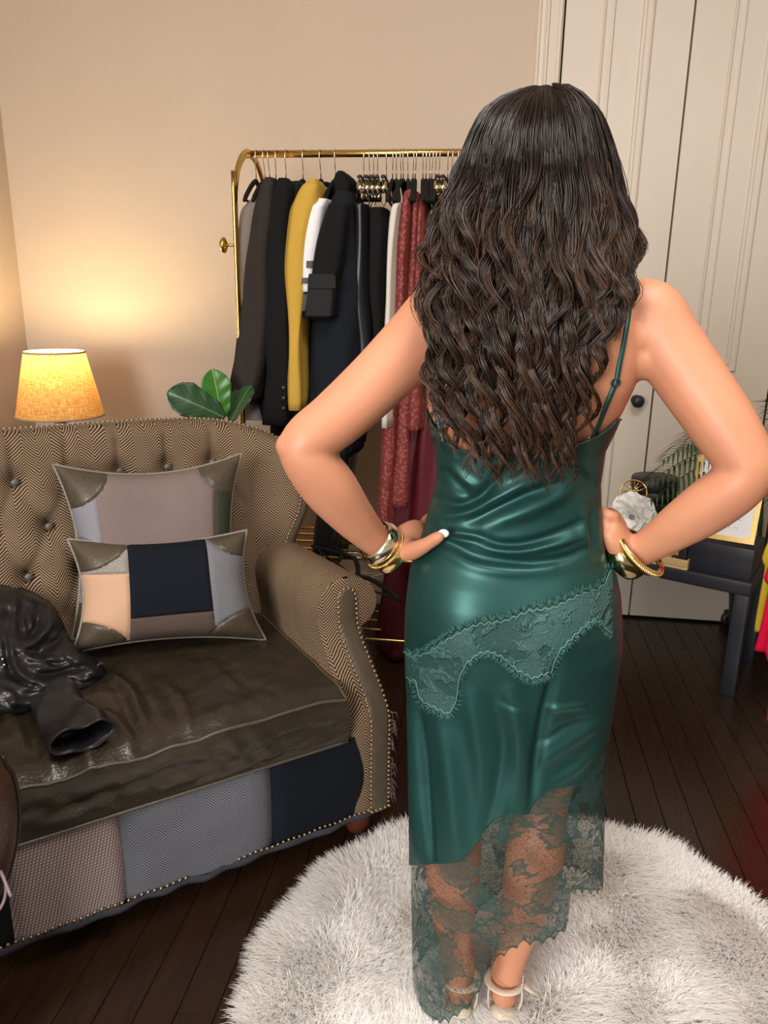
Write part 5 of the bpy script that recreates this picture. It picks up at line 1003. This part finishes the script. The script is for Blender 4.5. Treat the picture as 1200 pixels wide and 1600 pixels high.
rax = atY(975, 872, 1.30)-atY(1030, 843, 1.27); c1 = atY(978, 868, 1.297); c2 = atY(1001, 862, 1.284)
bracelet('bracelet', 'wide dark gold cuff', c1, rax, .037, [(-.019, 0), (-.017, .003), (-.008, .007), (0, .008), (.008, .007), (.017, .003), (.019, 0), (0, -.001)], m_metal('dark_gold', (.40, .33, .17), .15), (0, 0, -.01))
o, ax, e1, e2 = bracelet('bracelet', 'twisted gold bangle', c2, rax, .046, [(-.006, 0), (-.005, .004), (0, .006), (.005, .004), (.006, 0), (0, -.001)], GOLD2, (0, 0, -.02))
rib = MB()
for t in np.linspace(0, 2*math.pi, 80, endpoint=False): rib.ball(c2+.052*(math.cos(t)*e1+math.sin(t)*e2), .0026, 4, (1, 1, 1.4))
tag(rib.build('rope_twist', GOLD2, o), kind='stuff')

# ------------------------------------------------------------------ sandals
SANDM = m_leather('champagne_leather', (.62, .55, .43), .32, var=.08, wear=(.75, .7, .6))
for heel, fw, sd in FEET:
    s_ = MB(); path = spline([heel+fw*-.024+np.array([0, 0, -.031]), heel+fw*.05+np.array([0, 0, -.049]), heel+fw*.12+np.array([0, 0, -.090]), heel+fw*.19+np.array([0, 0, -.106]), heel+fw*.235+np.array([0, 0, -.106])], 24)
    ww = np.interp(np.linspace(0, 1, 24), [0, .06, .3, .65, .85, 1], [.012, .027, .027, .038, .036, .012]); path[:, 2] = np.maximum(path[:, 2], .006)
    P = np.array([[path[i]+sd*ww[i]*x+np.array([0, 0, z]) for x, z in ((-1, 0), (1, 0), (1, -.006), (-1, -.006))] for i in range(24)]); sole = s_.grid(P, True, True, flip=True).build('sandal', SANDM, person)
    hz = heel[2]-.036; hc_ = heel+fw*.004; hm = MB(); rings = []
    for z, w in ((hz+.004, .024), (hz-.02, .020), (hz*.4, .019), (.004, .021)): a = np.linspace(0, 2*math.pi, 20, endpoint=False); rings.append(np.stack([hc_[0]+w*np.cos(a), hc_[1]+w*np.sin(a), np.full(20, z)], 1))
    hm.grid(np.array(rings), True, True, flip=True).build('block_heel', SANDM, sole)
    st = [heel+fw*(.012+.036*-math.cos(t))+sd*.034*math.sin(t)+np.array([0, 0, .028+.006*math.cos(t)]) for t in np.linspace(0, 2*math.pi, 36, endpoint=False)]
    MB().tube(st, .0075, 10, flat=.28, up=None, closed=True).build('ankle_strap', SANDM, sole)
    for g in (-1, 1): MB().tube(spline([heel+fw*.0+sd*g*.029+np.array([0, 0, -.03]), heel-fw*.008+sd*g*.033+np.array([0, 0, 0.0]), heel-fw*.004+sd*g*.033+np.array([0, 0, .026])], 10), .006, 8, flat=.35, up=tuple(sd)).build('side_strap', SANDM, sole)
    ts = [heel+fw*.165+sd*.042*math.cos(t)+np.array([0, 0, -.098+.05*math.sin(t)]) for t in np.linspace(0, math.pi, 18)]; MB().tube(ts, .009, 8, flat=.25, up=tuple(fw)).build('toe_strap', SANDM, sole)
heel, fw, sd = FEET[1]; bk_ = MB(); c_ = heel+sd*.037+np.array([0, 0, .03])
bk_.tube([c_, c_+sd*.014-fw*.004+np.array([0, 0, -.008]), c_+sd*.03-fw*.006+np.array([0, 0, -.016])], [.007, .006, .004], 8, flat=.3); bk_.build('strap_end', SANDM, person)
ch_ = MB()
for t in np.linspace(0, 1, 16): ch_.ball(heel+sd*(.030+.004*math.sin(t*3))+fw*(.01-.02*t)+np.array([0, 0, .075-.045*t]), .0018, 4)
tag(ch_.build('anklet', m_metal('silver', (.85, .85, .85), .15), person), kind='stuff')
# ------------------------------------------------------------------ long wavy brown hair
hr = np.random.default_rng(17)
HL = np.array([(131, 848), (138, 815), (151, 787), (170, 766), (207, 745), (250, 728), (281, 717), (321, 697), (354, 682), (400, 668), (440, 668), (500, 668), (560, 674), (640, 682), (700, 692), (760, 698)], float)
HR = np.array([(131, 856), (138, 885), (151, 908), (170, 927), (207, 942), (250, 955), (281, 963), (321, 972), (354, 978), (400, 986), (440, 980), (500, 958), (550, 935), (600, 924), (640, 919), (700, 905), (760, 892)], float)
YB = np.array([(131, 1.335), (135, 1.285), (160, 1.245), (200, 1.218), (260, 1.200), (330, 1.196), (400, 1.196), (460, 1.186), (520, 1.172), (600, 1.168), (700, 1.172), (770, 1.176)], float)
YB = spline(YB, 200)
def hair_pt(s, y, lift):
    xl = np.interp(y, HL[:, 0], HL[:, 1]); xr = np.interp(y, HR[:, 0], HR[:, 1]); x = (xl+xr)/2+s*(xr-xl)/2
    head = smoothstep(470, 330, y); yc = np.interp(y, YB[:, 0], YB[:, 1]); s2 = np.clip(np.abs(s), 0, .995)
    Y = yc+head*.125*(1-np.sqrt(1-s2**2))*np.interp(y, [122, 150, 220, 400], [.25, .6, 1, .9])+(1-head)*.035*s2**2-lift
    return x, Y
def atYv(x, y, Y): return np.array([atY(a, b, c) for a, b, c in zip(x, y, Y)])
# dense under-layer that closes the gaps
ys = np.concatenate([np.linspace(134, 330, 26), np.linspace(340, 520, 14)]); ss = np.linspace(-1, 1, 40); P = []
for y in ys:
    sc = .97 if y < 380 else .97-.22*smoothstep(380, 520, y); x, Y = hair_pt(ss*sc, np.full(40, y), -.016); P.append(atYv(x, np.full(40, y), Y))
P = np.array(P); front = P.copy(); front[..., 1] += .10
def m_hair():
    m, nt, b = newmat('dark_brown_hair', (.02, .012, .01), .27, 0, .30); sx = nd(nt, 'ShaderNodeSeparateXYZ', {0: coords(nt, 'UV')})
    tip = nd(nt, 'ShaderNodeMapRange', {'Value': sx.outputs[1], 'From Min': .35, 'From Max': 1.0}).outputs[0]; rnd = sx.outputs[0]
    c = mixc(nt, rnd, (.0045, .0024, .0017), (.016, .0078, .005)); hi = mixc(nt, rnd, (.024, .012, .008), (.19, .10, .06)); f = mth(nt, 'MULTIPLY', tip, mth(nt, 'POWER', rnd, 1.6)); nt.links.new(mixc(nt, f, c, hi), b.inputs['Base Color'])
    return m
HAIRM = m_hair(); HUNDER = m_plain('hair_under', (.008, .005, .004), .6, var=.3, nscale=40)
hmb = MB(); hmb.grid(P, flip=False); hmb.grid(front[:27], flip=True)
bor = np.concatenate([P[:, 0], P[-1, 1:], P[::-1, -1][1:], P[0, ::-1][1:]]); bof = np.concatenate([front[:, 0], front[-1, 1:], front[::-1, -1][1:], front[0, ::-1][1:]])
hair = hmb.build('hair', HUNDER, person)
# locks
NLK = 230; NSEG = 30; V_, Q_, U_ = [], [], []; base = 0; tri = np.array([0, 2.094, 4.189])
def lock(s0, y0, y1, lift, amp, wl, ph, rad, nst, drift, tipsp=1.0, rootw=None):
    global base
    t = np.linspace(0, 1, NSEG); y = y0+(y1-y0)*t; s = s0+drift*t**1.5; x, Y = hair_pt(np.clip(s, -1.05, 1.05), y, lift*smoothstep(-.05, .3, t)+.006*t)
    C = atYv(x, y, Y)
    # keep it on the outside of the back
    for i in range(NSEG):
        h = BV.ray_cast(Vector((C[i, 0], .4, C[i, 2])), Vector((0, 1, 0)))
        if h[0] is not None and C[i, 1] > h[0][1]-.010-lift*.4: C[i, 1] = h[0][1]-.010-lift*.4
        h = DBV.ray_cast(Vector((C[i, 0], .4, C[i, 2])), Vector((0, 1, 0)))
        if h[0] is not None and C[i, 1] > h[0][1]-.012: C[i, 1] = h[0][1]-.012
    L = np.concatenate([[0], np.cumsum(np.linalg.norm(np.diff(C, axis=0), axis=1))]); env = smoothstep(.10, .34, L)*amp*(1+.5*t); phi = 2*math.pi*L/wl+ph
    C[:, 0] += env*np.cos(phi); C[:, 1] += .55*env*np.sin(phi)-.5*env
    rt = rad*np.interp(t, [0, .15, .45, .8, 1], [.35, 1, .95, .55, .12])
    off = hr.normal(size=(nst, 2))*.55; off /= np.maximum(1, np.linalg.norm(off, axis=1))[:, None]
    for k in range(nst):
        end = hr.uniform(.90, 1.0) if hr.random() > .15 else hr.uniform(.72, .92); tt = np.linspace(0, end, NSEG); c = np.stack([np.interp(tt, t, C[:, j]) for j in range(3)], 1); r_ = np.interp(tt, t, rt)
        tw = phi*.5+k; c[:, 0] += r_*off[k, 0]+.0008*np.sin(tt*hr.uniform(8, 22)+k*1.7); c[:, 1] += r_*off[k, 1]*.55; c[:, 2] += .4*r_*off[k, 1]*0
        c[:, 0] += hr.normal()*.004*tt**3*tipsp
        tg = np.gradient(c, axis=0); tg /= np.linalg.norm(tg, axis=1, keepdims=True)+1e-9; nx_ = np.cross(tg, (0, 1, 0)); nx_ /= np.linalg.norm(nx_, axis=1, keepdims=True)+1e-9; ny_ = np.cross(nx_, tg)
        w = hr.uniform(.0007, .0012)*np.interp(np.linspace(0, 1, NSEG), [0, .1, .7, 1], [.8, 1, .9, .25])
        ring = c[:, None, :]+w[:, None, None]*(np.cos(tri)[None, :, None]*nx_[:, None, :]+np.sin(tri)[None, :, None]*ny_[:, None, :])
        V_.append(ring.reshape(-1, 3)); u = hr.uniform(0, 1); U_.append(np.stack([np.full(NSEG*3, u), np.repeat(tt, 3)], 1)); Q_.append(base); base += NSEG*3
def phase(s, lay): return 2.6*math.sin(s*4.1)+3.2*s+1.8*lay+hr.normal()*.3
for i in range(80):                                    # middle layers that end in soft waves on the back
    s0 = math.sin(hr.uniform(-1.45, 1.45)); lay = hr.uniform(0, 1); y0 = 134+hr.uniform(0, 1)**2*70 if i % 4 else hr.uniform(180, 320)
    lock(s0, y0, hr.uniform(400, 540), .006+.022*lay, hr.uniform(.012, .018), hr.uniform(.13, .165), phase(s0, lay), hr.uniform(.010, .016), 46, -.05*s0+hr.normal()*.05)
for i in range(50):                                    # long separate curls down to the neckline
    s0 = -.96+1.92*(i+hr.uniform(-.3, .3))/49; lay = (i % 3)/3; yt = np.interp(s0, [-1, -.75, -.5, 0, .6, .85, 1], [690, 712, 745, 750, 752, 738, 680])+hr.uniform(-35, 12)+14
    lock(s0, 150+hr.uniform(0, 120), yt, .008+.012*lay, hr.uniform(.009, .014), hr.uniform(.11, .15), phase(s0, lay), hr.uniform(.0065, .010), 40, .02*s0+hr.normal()*.035, .5)
# crown fill: close-lying strands from the parting
for i in range(90):
    s0 = math.sin(hr.uniform(-1.5, 1.5)); lock(s0, 133+hr.uniform(0, 30), hr.uniform(380, 520), .003+hr.uniform(0, .012), .006, .12, hr.uniform(0, 6.28), .014, 22, hr.normal()*.05)
# side wisps
for s0, y0, y1, dr in ((-.98, 300, 520, -.1), (-1.0, 330, 690, .03), (-.95, 330, 700, .0), (.97, 300, 470, .08), (1.0, 330, 560, .0), (-.9, 360, 680, .06), (.9, 340, 620, .05), (-1.0, 380, 640, .02)):
    lock(s0, y0, y1, .012, .017, .10, hr.uniform(0, 6.28), .007, 20, dr)
q0 = []
for s in range(NSEG-1):
    for k in range(3): q0.append((s*3+k, s*3+(k+1) % 3, (s+1)*3+(k+1) % 3, (s+1)*3+k))
q0 = np.array(q0); Qa = (np.array(Q_)[:, None, None]+q0[None]).reshape(-1, 4)
tag(fast_quads('hair_strands', np.concatenate(V_), Qa, np.concatenate(U_), HAIRM, hair), kind='stuff')
